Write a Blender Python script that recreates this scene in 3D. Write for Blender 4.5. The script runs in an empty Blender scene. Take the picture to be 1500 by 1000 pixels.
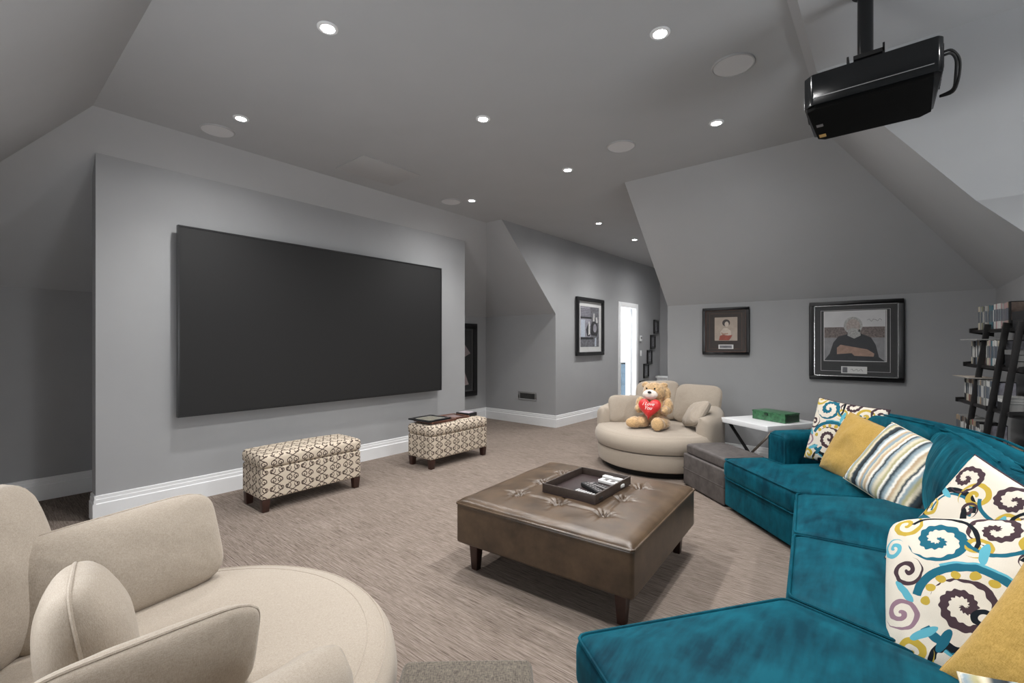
import bpy, bmesh, math, random
from mathutils import Vector, Matrix, noise as mnoise
PI = math.pi
random.seed(7)
S = bpy.context.scene
COL = S.collection

# ------------------------------------------------------------------ camera
CAM_Z = 1.34
FWD = Vector((-.637, .770, 0)).normalized()
cam_d = bpy.data.cameras.new('camera')
cam_d.sensor_width = 36.0
cam_d.lens = 36.0 * 669 / 1500
cam_d.shift_y = 2 / 1500
cam_d.clip_start = .02
cam = bpy.data.objects.new('camera', cam_d)
COL.objects.link(cam)
cam.location = (0, 0, CAM_Z)
cam.rotation_euler = (PI / 2, 0, math.atan2(-FWD.x, FWD.y))
S.camera = cam

# ------------------------------------------------------------------ world, exposure
S.view_settings.view_transform = 'Standard'
S.view_settings.look = 'None'
S.view_settings.exposure = -0.17
S.view_settings.gamma = 1.0
S.view_settings.use_curve_mapping = False
W = bpy.data.worlds.new('daylight')
S.world = W
W.use_nodes = True
W.node_tree.nodes['Background'].inputs[0].default_value = (.95, .975, 1.0, 1)
W.node_tree.nodes['Background'].inputs[1].default_value = 16.0
S.cycles.diffuse_bounces = 8
SPOT_W = 82.0        # every recessed downlight
GLOW_W = 52.0
LENS_E = 60.0


# ------------------------------------------------------------------ node helpers
def lin(h):
    h = h.lstrip('#')
    out = []
    for i in (0, 2, 4):
        c = int(h[i:i + 2], 16) / 255
        out.append(c / 12.92 if c <= .04045 else ((c + .055) / 1.055) ** 2.4)
    return tuple(out)


class X:
    """tiny expression wrapper over Math nodes"""
    def __init__(s, nt, v): s.nt, s.v = nt, v
    def op(s, name, *a):
        n = s.nt.nodes.new('ShaderNodeMath'); n.operation = name
        for i, q in enumerate((s,) + a):
            q = q.v if isinstance(q, X) else q
            if isinstance(q, (int, float)): n.inputs[i].default_value = q
            else: s.nt.links.new(q, n.inputs[i])
        return X(s.nt, n.outputs[0])
    def __add__(s, b): return s.op('ADD', b)
    def __sub__(s, b): return s.op('SUBTRACT', b)
    def __mul__(s, b): return s.op('MULTIPLY', b)
    def __truediv__(s, b): return s.op('DIVIDE', b)
    def lt(s, b): return s.op('LESS_THAN', b)
    def gt(s, b): return s.op('GREATER_THAN', b)
    def fract(s): return s.op('FRACT')
    def abs(s): return s.op('ABSOLUTE')
    def sin(s): return s.op('SINE')
    def max(s, b): return s.op('MAXIMUM', b)
    def min(s, b): return s.op('MINIMUM', b)


def hyp(a, b): return (a * a + b * b).op('SQRT')


def new_mat(name):
    m = bpy.data.materials.new(name); m.use_nodes = True
    nt = m.node_tree
    return m, nt, nt.nodes['Principled BSDF']


def mixc(nt, fac, a, b):
    n = nt.nodes.new('ShaderNodeMix'); n.data_type = 'RGBA'
    for sock, q in ((n.inputs[0], fac), (n.inputs[6], a), (n.inputs[7], b)):
        q = q.v if isinstance(q, X) else q
        if isinstance(q, tuple): sock.default_value = q + (1,)
        elif isinstance(q, (int, float)): sock.default_value = q
        else: nt.links.new(q, sock)
    return n.outputs[2]


def coord(nt, kind='Object', scale=(1, 1, 1), rot=(0, 0, 0)):
    t = nt.nodes.new('ShaderNodeTexCoord'); mp = nt.nodes.new('ShaderNodeMapping')
    mp.inputs['Scale'].default_value = scale
    mp.inputs['Rotation'].default_value = rot
    nt.links.new(t.outputs[kind], mp.inputs[0])
    return mp.outputs[0]


def noise(nt, vec, scale, detail=3, rough=.55, out='Fac'):
    n = nt.nodes.new('ShaderNodeTexNoise')
    n.inputs['Scale'].default_value = scale
    n.inputs['Detail'].default_value = detail
    n.inputs['Roughness'].default_value = rough
    if vec is not None: nt.links.new(vec, n.inputs['Vector'])
    return n.outputs[out]


def ramp(nt, fac, stops, interp='LINEAR'):
    n = nt.nodes.new('ShaderNodeValToRGB'); r = n.color_ramp; r.interpolation = interp
    while len(r.elements) < len(stops): r.elements.new(.5)
    for e, (p, c) in zip(r.elements, stops):
        e.position = p; e.color = tuple(c) + (1,)
    f = fac.v if isinstance(fac, X) else fac
    nt.links.new(f, n.inputs[0])
    return n.outputs[0]


def bump(nt, bsdf, h, strength=.3, dist=.01):
    n = nt.nodes.new('ShaderNodeBump')
    n.inputs['Strength'].default_value = strength
    n.inputs['Distance'].default_value = dist
    h = h.v if isinstance(h, X) else h
    nt.links.new(h, n.inputs['Height']); nt.links.new(n.outputs[0], bsdf.inputs['Normal'])


def simple(name, c, rough=.6, metal=0, var=.06, nscale=30, bstr=.0, spec=.5, sheen=0, emit=None, coat=0):
    m, nt, b = new_mat(name)
    c = lin(c) if isinstance(c, str) else c
    v = noise(nt, coord(nt), nscale, 4)
    col = ramp(nt, v, [(.25, tuple(x * (1 - var) for x in c)), (.75, tuple(min(1, x * (1 + var)) for x in c))])
    nt.links.new(col, b.inputs['Base Color'])
    b.inputs['Roughness'].default_value = rough
    b.inputs['Metallic'].default_value = metal
    b.inputs['Specular IOR Level'].default_value = spec
    b.inputs['Sheen Weight'].default_value = sheen
    b.inputs['Coat Weight'].default_value = coat
    if bstr: bump(nt, b, v, bstr, .004)
    if emit:
        b.inputs['Emission Color'].default_value = tuple(emit[0]) + (1,)
        b.inputs['Emission Strength'].default_value = emit[1]
    return m


def fabric(name, c, c2, weave=900, var=.5, rough=.95, fold=0.0, fold_scale=9, sheen=.2):
    m, nt, b = new_mat(name)
    o = coord(nt)
    n1 = noise(nt, coord(nt, scale=(1, .18, 1)), weave, 2)
    n2 = noise(nt, coord(nt, scale=(.18, 1, 1)), weave, 2)
    f = (X(nt, n1) + X(nt, n2)) * .5
    col = ramp(nt, f, [(.5 - .16, lin(c2)), (.5 + .16 * (1.2 - var), lin(c))])
    nt.links.new(col, b.inputs['Base Color'])
    b.inputs['Roughness'].default_value = rough
    b.inputs['Specular IOR Level'].default_value = .15
    b.inputs['Sheen Weight'].default_value = sheen
    h = f * .25
    if fold: h = h + X(nt, noise(nt, o, fold_scale, 2)) * fold
    bump(nt, b, h, .35, .008)
    return m


M = {}
M['wall'] = simple('wall_paint', (.345, .350, .357), .75, var=.025, nscale=3, bstr=0, spec=.25)
M['ceiling'] = simple('ceiling_paint', (.425, .432, .443), .8, var=.02, nscale=3, spec=.2)
M['grille'] = simple('grille_paint', (.60, .60, .61), .8, var=.05, nscale=600)
M['hatch'] = simple('hatch_paint', (.425, .425, .43), .8, var=.02)
M['white'] = simple('white_paint', (.78, .79, .80), .45, var=.02, nscale=8)
M['white_room'] = simple('white_room_paint', (.85, .87, .88), .7, var=.02, nscale=8)
M['black'] = simple('black_lacquer', (.010, .010, .011), .32, var=.1, nscale=20)
M['black_matte'] = simple('black_matte', (.006, .006, .0065), .7, var=.15, nscale=40)
M['projector_base'] = simple('projector_base_black', (.0035, .0035, .0035), .85, var=.1, spec=.08)
M['black_gloss'] = simple('black_gloss', (.006, .007, .008), .16, var=.1, nscale=20)
M['blackwood'] = simple('black_stained_wood', (.011, .010, .010), .45, var=.3, nscale=25)
M['darkwood'] = simple('dark_mahogany_wood', (.035, .014, .010), .35, var=.35, nscale=30)
M['brownwood'] = simple('brown_wood', (.13, .055, .035), .4, var=.3, nscale=40)
M['chrome'] = simple('chrome', (.7, .7, .7), .2, metal=1, var=.02)
M['slate'] = simple('slate_blue_panel', (.055, .085, .115), .6, var=.04)
M['screen'] = simple('projection_fabric', (.014, .014, .0145), .60, var=.04, nscale=60, spec=.35)
M['gold'] = simple('gold_label', (.50, .30, .09), .5, var=.2, nscale=300)
M['greybtn'] = simple('pale_button', (.6, .6, .6), .5)
M['greyplastic'] = simple('grey_plastic', (.16, .15, .15), .45)
M['paleplastic'] = simple('pale_plastic', (.62, .62, .61), .4)
M['matboard'] = simple('black_mat_board', (.022, .023, .025), .55, var=.06)
M['brownmat'] = simple('brown_mat_board', (.030, .022, .018), .6, var=.2)
M['whitemat'] = simple('white_mat_board', (.72, .72, .71), .7, var=.02)
M['green'] = simple('green_painted_box', (.045, .150, .070), .35, var=.6, nscale=35)
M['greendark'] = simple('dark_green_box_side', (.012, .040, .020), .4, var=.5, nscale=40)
M['red'] = simple('red_satin', (.60, .018, .018), .38, var=.08, nscale=20, sheen=.3)
M['bearfur'] = simple('honey_plush', (.50, .33, .17), 1, var=.45, nscale=55, bstr=1.0, sheen=.6, spec=.1)
M['bearsole'] = simple('tan_plush', (.58, .38, .19), 1, var=.3, nscale=90, bstr=.8, sheen=.5, spec=.1)
M['bearmuzzle'] = simple('cream_plush', (.82, .74, .66), 1, var=.15, nscale=90, bstr=.6, sheen=.5, spec=.1)
M['chair'] = fabric('cream_linen', '#afa497', '#998e80', 700, fold=1.2, fold_scale=5)
M['chairpillow'] = fabric('cream_pillow_linen', '#aea396', '#978c7e', 600, fold=3.0, fold_scale=8)
M['tweed'] = fabric('grey_tweed', '#7d7468', '#39342f', 420, var=.2, fold=.3)
M['greyleather'] = simple('charcoal_faux_suede', (.085, .075, .072), .6, var=.4, nscale=16, bstr=.3)
M['mustard'] = fabric('mustard_linen', '#bb9a55', '#9c7d3c', 500, fold=4, fold_scale=11)
M['dust'] = simple('black_dust_cover', (.008, .008, .008), .9)

# carpet: fine striations running along X
m, nt, b = new_mat('striated_carpet'); M['carpet'] = m
n1 = noise(nt, coord(nt, scale=(4.5, 150, 1)), 1.0, 4, .65)
n2 = noise(nt, coord(nt, scale=(16, 330, 1)), 1.0, 3, .6)
n3 = noise(nt, coord(nt), 1.3, 3)
f = X(nt, n1) * .55 + X(nt, n2) * .45
f = f + (X(nt, n3) - .5) * .10
col = ramp(nt, f, [(.36, lin('#564b43')), (.48, lin('#80746b')), (.62, lin('#9d9188'))])
nt.links.new(col, b.inputs['Base Color']); b.inputs['Roughness'].default_value = 1
b.inputs['Specular IOR Level'].default_value = .05
bump(nt, b, f, .8, .012)

# teal velvet
m, nt, b = new_mat('teal_velvet'); M['velvet'] = m
n1 = noise(nt, coord(nt, scale=(1, 1, .6)), 5, 4, .6)
n2 = noise(nt, coord(nt, scale=(9, 1.5, 3), rot=(0, 0, .5)), 4, 3)
f = X(nt, n1) * .6 + X(nt, n2) * .4
col = ramp(nt, f, [(.36, (.0010, .028, .046)), (.62, (.003, .082, .118))])
nt.links.new(col, b.inputs['Base Color']); b.inputs['Roughness'].default_value = .62
b.inputs['Specular IOR Level'].default_value = .08
b.inputs['Sheen Weight'].default_value = .30; b.inputs['Sheen Roughness'].default_value = .35
b.inputs['Sheen Tint'].default_value = (.04, .55, .75, 1)
bump(nt, b, f, .12, .01)
# the same velvet gathered in long folds (back cushions)
m2 = m.copy(); m2.name = 'gathered_teal_velvet'; M['velvetfold'] = m2
nt = m2.node_tree; b = nt.nodes['Principled BSDF']
w = noise(nt, coord(nt, 'UV', scale=(9, 1.1, 1)), 1.6, 3, .5)
bump(nt, b, w, .55, .04)

# bronze leather
m, nt, b = new_mat('bronze_leather'); M['leather'] = m
o = coord(nt)
v = nt.nodes.new('ShaderNodeTexVoronoi'); v.inputs['Scale'].default_value = 260; nt.links.new(o, v.inputs['Vector'])
n1 = noise(nt, o, 7, 5, .65)
col = ramp(nt, n1, [(.3, lin('#36291d')), (.7, lin('#5a4836'))])
nt.links.new(col, b.inputs['Base Color']); b.inputs['Roughness'].default_value = .36
b.inputs['Specular IOR Level'].default_value = .62
bump(nt, b, X(nt, v.outputs['Distance']) * .15 + X(nt, noise(nt, o, 14, 4)) * .5, .25, .006)

# glazing: transparent pane with a mirror-like fresnel sheen
m, nt, b = new_mat('picture_glass'); M['glass'] = m
nt.nodes.remove(b)
fr = nt.nodes.new('ShaderNodeFresnel'); fr.inputs[0].default_value = 1.45
geo_n = nt.nodes.new('ShaderNodeNewGeometry')
ior = X(nt, geo_n.outputs['Backfacing']) * (1 / 1.45 - 1.45) + 1.45
nt.links.new(ior.v, fr.inputs[0])
tr = nt.nodes.new('ShaderNodeBsdfTransparent'); gl = nt.nodes.new('ShaderNodeBsdfGlossy'); gl.inputs['Roughness'].default_value = .02
mx = nt.nodes.new('ShaderNodeMixShader')
nt.links.new(fr.outputs[0], mx.inputs[0]); nt.links.new(tr.outputs[0], mx.inputs[1]); nt.links.new(gl.outputs[0], mx.inputs[2])
nt.links.new(mx.outputs[0], nt.nodes['Material Output'].inputs[0])

M['lens'] = simple('lamp_lens', (.9, .9, .9), .5, emit=((1, .97, .93), LENS_E))


def uvx(nt):
    t = nt.nodes.new('ShaderNodeTexCoord'); s = nt.nodes.new('ShaderNodeSeparateXYZ')
    nt.links.new(t.outputs['UV'], s.inputs[0])
    return X(nt, s.outputs[0]), X(nt, s.outputs[1])


def spiral(nt, u, v, cx, cy, R, pitch, w, sgn=1, ph=0.0, scal=0):
    x = u - cx; y = v - cy
    r = hyp(x, y); th = y.op('ARCTAN2', x) * (sgn / (2 * PI))
    s = (r / pitch - th + ph).fract()
    d = (s - .5).abs() * pitch
    ww = w
    if scal: ww = (th * (2 * PI * scal)).sin() * (w * .22) + w
    return d.lt(ww) * r.lt(R)


def arc(nt, u, v, cx, cy, R, w, a0, a1, squash=1.0):
    x = u - cx; y = (v - cy) * squash
    r = hyp(x, y); th = y.op('ARCTAN2', x)
    d = (r - R).abs()
    return d.lt(w) * th.gt(a0) * th.lt(a1)


# scroll-lattice upholstery of the benches
m, nt, b = new_mat('scroll_lattice_fabric'); M['scroll'] = m
u, v = uvx(nt)
wob = X(nt, noise(nt, coord(nt, 'UV'), 9, 1)) * .10
U = u / .125 + wob; V = v / .140
sn = (V * (2 * PI)).sin() * .36
d1 = ((U + sn).fract() - .5).abs()
d2 = ((U - sn + .02).fract() - .5).abs()
cs = (V * (2 * PI)).op('COSINE')
lines = d1.min(d2).lt((cs * cs * 3.2 + 1.0).op('SQRT') * .030)
sx = ((U + .5).fract() - .5).abs() * .125
sy = ((V + .25).fract() - .5) * .140
s1 = spiral(nt, sx, sy, .024, .004, .0270, .0200, .0036, 1, .25)
sy2 = ((V + .75).fract() - .5) * .140
s2 = spiral(nt, (U.fract() - .5).abs() * .125, sy2, .024, -.004, .0250, .0190, .0036, -1, .15)
mask = lines.max(s1).max(s2)
weave = noise(nt, coord(nt, 'UV'), 900, 2)
base = ramp(nt, weave, [(.35, lin('#b9ab98')), (.65, lin('#d3c7b6'))])
nt.links.new(mixc(nt, mask, base, lin('#4a3d38')), b.inputs['Base Color'])
b.inputs['Roughness'].default_value = .95; b.inputs['Specular IOR Level'].default_value = .15
bump(nt, b, X(nt, weave) * .3 + mask * .4, .25, .003)


# printed scroll-and-leaf cushion fabric
def floral(name, flip, k=1.0):
    m, nt, b = new_mat(name)
    u, v = uvx(nt)
    if flip: u = u * -1.0
    u = u / k; v = v / k
    TEAL, AQUA, BRN, BLK, MUS, MAU = lin('#1f5f73'), lin('#5aa3b4'), lin('#43343a'), lin('#161c22'), lin('#b39a3f'), lin('#8a6f7c')
    wn = noise(nt, coord(nt, 'UV'), 700, 2)
    c = ramp(nt, wn, [(.3, lin('#c6beb0')), (.7, lin('#dcd5c8'))])
    wob = (X(nt, noise(nt, coord(nt, 'UV'), 14, 2)) - .5) * .022
    u = u + wob; v = v + wob
    shapes = [
        (arc(nt, u, v, -.05, -.06, .135, .013, -2.6, 2.9, 1.05), TEAL),
        (arc(nt, u, v, -.05, -.06, .152, .004, -2.2, 2.0, 1.05), AQUA),
        (arc(nt, u, v, .17, .05, .10, .012, -1.2, 2.6), BLK),
        (arc(nt, u, v, .16, .06, .078, .006, -.6, 2.8), TEAL),
        (spiral(nt, u, v, -.06, -.055, .088, .055, .012, 1, .1, 14), BRN),
        (spiral(nt, u, v, -.02, -.09, .040, .032, .0075, -1, .4), BLK),
        (spiral(nt, u, v, -.12, .17, .085, .058, .012, -1, .3, 12), TEAL),
        (spiral(nt, u, v, .03, .22, .075, .052, .011, 1, .55, 12), BRN),
        (spiral(nt, u, v, -.21, .05, .050, .034, .0075, 1, .0), BRN),
        (spiral(nt, u, v, -.235, -.09, .055, .036, .008, -1, .2), MAU),
        (spiral(nt, u, v, .13, .16, .060, .044, .010, -1, .1), MUS),
        (spiral(nt, u, v, .22, .20, .065, .046, .010, 1, .7, 12), BRN),
        (spiral(nt, u, v, .20, -.09, .080, .054, .012, 1, .35, 12), TEAL),
        (spiral(nt, u, v, .10, -.21, .075, .050, .011, -1, .15, 12), MUS),
        (spiral(nt, u, v, -.10, -.23, .070, .048, .011, 1, .6, 12), BLK),
        (spiral(nt, u, v, -.22, .24, .055, .040, .009, 1, .2), MUS),
        (spiral(nt, u, v, -.20, -.20, .050, .036, .009, 1, .9), MUS),
        (spiral(nt, u, v, .25, .02, .045, .034, .008, -1, .9), MUS),
        (spiral(nt, u, v, -.02, .145, .042, .032, .008, -1, .3), MUS),
        (spiral(nt, u, v, .105, .105, .034, .027, .007, 1, .6), BRN),
        (spiral(nt, u, v, .22, -.20, .048, .035, .009, -1, .4), BRN),
        (spiral(nt, u, v, -.255, .14, .040, .030, .008, -1, .8), AQUA),
        (arc(nt, u, v, -.12, .17, .105, .006, -.4, 2.4), BLK),
        (arc(nt, u, v, .03, .22, .098, .007, -2.9, -.6), TEAL),
        (arc(nt, u, v, .20, -.09, .103, .008, -2.6, .2), BLK),
    ]
    for k2 in range(7):
        a = .5 + k2 * .42
        x = u - (-.05 + .108 * math.cos(a)); y = v - (-.06 + .105 * math.sin(a))
        shapes.append((hyp(x, y).lt(.0135), MUS))
    for cx, cy, ang, colr in ((.09, .02, .5, BLK), (.10, .07, .9, BLK), (.07, -.03, .1, BLK), (-.22, -.02, 2.2, AQUA), (-.17, -.145, 3.6, AQUA),
                              (-.12, -.16, 4.1, TEAL), (.0, .12, 1.4, AQUA), (.17, -.20, 5.2, TEAL), (.24, .11, .2, AQUA), (.02, -.16, 5.0, TEAL)):
        ca, sa = math.cos(ang), math.sin(ang)
        x = u - cx; y = v - cy
        p = x * ca + y * sa; q = y * ca - x * sa
        shapes.append((hyp(p / 3.4, q).lt(.0125), colr))
    for msk, colr in shapes: c = mixc(nt, msk, c, colr)
    nt.links.new(c, b.inputs['Base Color'])
    b.inputs['Roughness'].default_value = .92; b.inputs['Specular IOR Level'].default_value = .15
    bump(nt, b, X(nt, noise(nt, coord(nt), 9, 2)) * 2.5 + X(nt, wn) * .3, .3, .008)
    return m


M['floral'] = floral('scroll_leaf_print', False, .95)
M['floral2'] = floral('scroll_leaf_print_reversed', True, .9)
m, nt, b = new_mat('striped_weave'); M['stripe'] = m
u, v = uvx(nt)
f = (u / .36 + (X(nt, noise(nt, coord(nt, 'UV', scale=(1, 6, 1)), 10, 2)) - .5) * .035 + .21).fract()
CR, TN, GB, SL, WH, OL = lin('#d6ccb4'), lin('#b89f80'), lin('#8fa0a8'), lin('#2c3a42'), lin('#e6e3da'), lin('#a8a27a')
st = [(0, CR), (.05, TN), (.09, WH), (.13, SL), (.155, GB), (.21, CR), (.26, OL), (.29, WH), (.33, SL), (.39, GB), (.44, WH), (.47, TN), (.53, CR),
      (.57, SL), (.60, WH), (.63, GB), (.68, OL), (.72, CR), (.77, SL), (.83, (.01, .014, .018)), (.86, GB), (.90, WH), (.94, TN), (.97, GB)]
cst = ramp(nt, f, st, 'EASE')
nt.links.new(cst, b.inputs['Base Color']); b.inputs['Roughness'].default_value = .9
bump(nt, b, X(nt, noise(nt, coord(nt, 'UV', scale=(1, .2, 1)), 420, 2)) * .4 + X(nt, noise(nt, coord(nt), 9, 2)) * 2, .3, .008)


# ------------------------------------------------------------------ geometry helpers
class Geo:
    def __init__(s): s.V, s.F = [], []
    def add(s, V, F, mtx=None):
        n = len(s.V)
        s.V += [tuple(mtx @ Vector(p)) if mtx is not None else tuple(p) for p in V]
        s.F += [tuple(i + n for i in f) for f in F]
        return s
    def box(s, x0, x1, y0, y1, z0, z1, mtx=None):
        V = [(x, y, z) for x in (x0, x1) for y in (y0, y1) for z in (z0, z1)]
        return s.add(V, [(0, 1, 3, 2), (4, 6, 7, 5), (0, 4, 5, 1), (2, 3, 7, 6), (0, 2, 6, 4), (1, 5, 7, 3)], mtx)
    def soft(s, c, size, r, seg=4, mid=2, crown=0, mtx=None):
        V, F = soft_box(size, r, seg, mid, crown)
        m = Matrix.Translation(Vector(c))
        return s.add(V, F, mtx @ m if mtx is not None else m)
    def lathe(s, prof, n=48, c=(0, 0, 0), mtx=None, a0=0, a1=2 * PI):
        V, F = [], []
        full = abs(a1 - a0 - 2 * PI) < 1e-6
        na = n if full else n + 1
        for k in range(na):
            a = a0 + (a1 - a0) * k / n
            for r, z in prof: V.append((c[0] + r * math.cos(a), c[1] + r * math.sin(a), c[2] + z))
        P = len(prof)
        for k in range(n):
            k2 = (k + 1) % na
            for i in range(P - 1):
                F.append((k * P + i, k2 * P + i, k2 * P + i + 1, k * P + i + 1))
        return s.add(V, F, mtx)
    def tube(s, pts, r, n=8, closed=False, mtx=None):
        V, F = [], []
        pts = [Vector(p) for p in pts]; N = len(pts)
        rr = r if isinstance(r, (list, tuple)) else [r] * N
        up = None
        for i, p in enumerate(pts):
            if closed: t = pts[(i + 1) % N] - pts[i - 1]
            else: t = pts[min(i + 1, N - 1)] - pts[max(i - 1, 0)]
            t.normalize()
            if up is None: up = Vector((0, 0, 1)) if abs(t.z) < .9 else Vector((1, 0, 0))
            a = t.cross(up).normalized(); bb = a.cross(t).normalized(); up = bb
            for k in range(n):
                q = 2 * PI * k / n
                V.append(p + (a * math.cos(q) + bb * math.sin(q)) * rr[i])
        for i in range(N if closed else N - 1):
            j = (i + 1) % N
            for k in range(n): F.append((i * n + k, i * n + (k + 1) % n, j * n + (k + 1) % n, j * n + k))
        if not closed:
            F.append(tuple(range(n - 1, -1, -1))); F.append(tuple((N - 1) * n + k for k in range(n)))
        return s.add(V, F, mtx)
    def bar(s, p0, p1, w, h, mtx=None, up=(0, 0, 1)):
        p0, p1 = Vector(p0), Vector(p1); t = (p1 - p0).normalized()
        up = Vector(up)
        if abs(t.dot(up)) > .95: up = Vector((1, 0, 0))
        a = t.cross(up).normalized() * w / 2; bb = a.cross(t).normalized() * h / 2
        V = [p + sa * a + sb * bb for p in (p0, p1) for sa, sb in ((-1, -1), (1, -1), (1, 1), (-1, 1))]
        return s.add(V, [(0, 3, 2, 1), (4, 5, 6, 7), (0, 1, 5, 4), (1, 2, 6, 5), (2, 3, 7, 6), (3, 0, 4, 7)], mtx)
    def prism(s, poly, z0, z1, mtx=None):
        n = len(poly)
        V = [(x, y, z0) for x, y in poly] + [(x, y, z1) for x, y in poly]
        F = [tuple(range(n - 1, -1, -1)), tuple(range(n, 2 * n))] + [(i, (i + 1) % n, n + (i + 1) % n, n + i) for i in range(n)]
        return s.add(V, F, mtx)
    def ball(s, c, r, n=20, mtx=None):
        r = (r, r, r) if isinstance(r, (int, float)) else r
        V, F = [], []
        h = n // 2
        for i in range(h + 1):
            t = PI * i / h
            for k in range(n):
                p = 2 * PI * k / n
                V.append((c[0] + r[0] * math.sin(t) * math.cos(p), c[1] + r[1] * math.sin(t) * math.sin(p), c[2] + r[2] * math.cos(t)))
        for i in range(h):
            for k in range(n): F.append((i * n + k, (i + 1) * n + k, (i + 1) * n + (k + 1) % n, i * n + (k + 1) % n))
        return s.add(V, F, mtx)
    def build(s, name, mat, parent=None, smooth=True, uv=None, bevel=0, auto=40):
        me = bpy.data.meshes.new(name)
        me.from_pydata(s.V, [], s.F)
        bm = bmesh.new(); bm.from_mesh(me)
        bmesh.ops.remove_doubles(bm, verts=bm.verts, dist=1e-6)
        bmesh.ops.recalc_face_normals(bm, faces=bm.faces)
        if bevel:
            es = [e for e in bm.edges if len(e.link_faces) == 2 and e.calc_face_angle(0) > .5]
            bmesh.ops.bevel(bm, geom=es, offset=bevel, segments=2, profile=.6, affect='EDGES', clamp_overlap=True)
        if uv:
            L = bm.loops.layers.uv.new('UVMap')
            for f in bm.faces:
                n = f.normal
                for l in f.loops:
                    p = l.vert.co
                    if uv == 'xy': l[L].uv = (p.x, p.y)
                    elif abs(n.z) > .75: l[L].uv = (p.x, p.y)
                    elif abs(n.x) > abs(n.y): l[L].uv = (p.y, p.z)
                    else: l[L].uv = (p.x, p.z)
        bm.to_mesh(me); bm.free()
        if smooth:
            me.polygons.foreach_set('use_smooth', [True] * len(me.polygons))
            try: me.set_sharp_from_angle(angle=math.radians(auto))
            except Exception: pass
        me.materials.append(mat)
        o = bpy.data.objects.new(name, me)
        COL.objects.link(o)
        if parent is not None: o.parent = parent
        return o


def axis_list(h, r, seg, mid):
    a = [h - r + r * math.tan(PI / 4 * k / seg) for k in range(seg + 1)]
    inner = [-(h - r) + 2 * (h - r) * k / mid for k in range(1, mid)]
    return [-x for x in reversed(a)] + inner + a


def soft_box(size, r, seg=4, mid=2, crown=0):
    h = [q / 2 for q in size]
    r = min(r, min(h) * .999)
    mids = mid if isinstance(mid, (list, tuple)) else (mid,) * 3
    L = [axis_list(h[i], r, seg, mids[i]) for i in range(3)]
    V, F, D = [], [], {}
    def vert(p):
        k = tuple(round(x, 6) for x in p)
        if k in D: return D[k]
        q = [max(-(h[i] - r), min(h[i] - r, p[i])) for i in range(3)]
        d = Vector([p[i] - q[i] for i in range(3)])
        if d.length > 1e-9: d = d.normalized() * r
        c = [q[i] + d[i] for i in range(3)]
        if crown:
            fx = 1 - (c[0] / h[0]) ** 2; fy = 1 - (c[1] / h[1]) ** 2
            c[2] += crown * max(0, fx) ** .6 * max(0, fy) ** .6 * (1 if c[2] > 0 else 0) * max(0, c[2] / h[2])
        D[k] = len(V); V.append(tuple(c)); return D[k]
    for ax in range(3):
        i, j = [(1, 2), (2, 0), (0, 1)][ax]
        for sg in (-1, 1):
            for a in range(len(L[i]) - 1):
                for bb in range(len(L[j]) - 1):
                    q = []
                    for da, db in ((0, 0), (1, 0), (1, 1), (0, 1)):
                        p = [0, 0, 0]; p[ax] = sg * h[ax]; p[i] = L[i][a + da]; p[j] = L[j][bb + db]
                        q.append(vert(p))
                    q = q if sg > 0 else q[::-1]
                    if len(set(q)) >= 3: F.append(tuple(dict.fromkeys(q)))
    return V, F


def tag(o, label, cat, group=None, kind=None):
    if label: o['label'] = label
    if cat: o['category'] = cat
    if group: o['group'] = group
    if kind: o['kind'] = kind
    return o


def thing(name, label, cat, loc=(0, 0, 0), rotz=0, group=None):
    o = bpy.data.objects.new(name, None); COL.objects.link(o)
    o.empty_display_size = .1
    o.location = loc; o.rotation_euler = (0, 0, rotz)
    return tag(o, label, cat, group)


def dup(root, label, loc, rotz=None, group=None):
    r = root.copy(); COL.objects.link(r); r.location = loc
    if rotz is not None: r.rotation_euler = (0, 0, rotz)
    r['label'] = label
    if group: r['group'] = group
    for ch in list(root.children):
        c = ch.copy(); COL.objects.link(c); c.parent = r
        for g in list(ch.children):
            d = g.copy(); COL.objects.link(d); d.parent = c
    return r


def struct(o):
    o['kind'] = 'structure'; return o


def face_mesh(name, faces, mat):
    g = Geo()
    for f in faces: g.add(f, [tuple(range(len(f)))])
    me = bpy.data.meshes.new(name); me.from_pydata(g.V, [], g.F)
    me.materials.append(mat)
    o = bpy.data.objects.new(name, me); COL.objects.link(o)
    return struct(o)


def basis(origin, normal, up=(0, 0, 1), roll=0):
    n = Vector(normal).normalized(); u = Vector(up)
    x = u.cross(n).normalized(); y = n.cross(x)
    m = Matrix((x, y, n)).transposed().to_4x4()
    return Matrix.Translation(Vector(origin)) @ m @ Matrix.Rotation(roll, 4, 'Z')


# ------------------------------------------------------------------ room shell
ZC, KN = 3.02, 1.80
XA, XK, XC, XE = -4.60, -5.57, -4.07, -4.35
YA0, YA1, YV, YB, YS = .65, 4.52, 6.0, 5.64, -.62
XR = .70
XH = -2.14
YH = 10.25
floor = face_mesh('floor', [[(-5.7, -.75, 0), (2.0, -.75, 0), (2.0, 5.8, 0), (-5.7, 5.8, 0)],
                            [(-5.7, 5.8, 0), (-2.0, 5.8, 0), (-2.0, 10.4, 0), (-5.7, 10.4, 0)]], M['carpet'])
face_mesh('ceiling', [[(XE, .6, ZC), (-.39, .6, ZC), (-.39, 4.44, ZC), (XH, 4.44, ZC), (XH, YH, ZC), (XC, YH, ZC), (XC, 4.70, ZC), (XE, 4.70, ZC)]], M['ceiling'])
face_mesh('ceiling_slope_left', [[(XE, .6, ZC), (XE, 4.70, ZC), (XK, YV, KN), (XK, -.62, KN)]], M['ceiling'])
face_mesh('ceiling_slope_near', [[(XE, .6, ZC), (-.39, .6, ZC), (XR, YS, KN), (XK, YS, KN)]], M['ceiling'])
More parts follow.
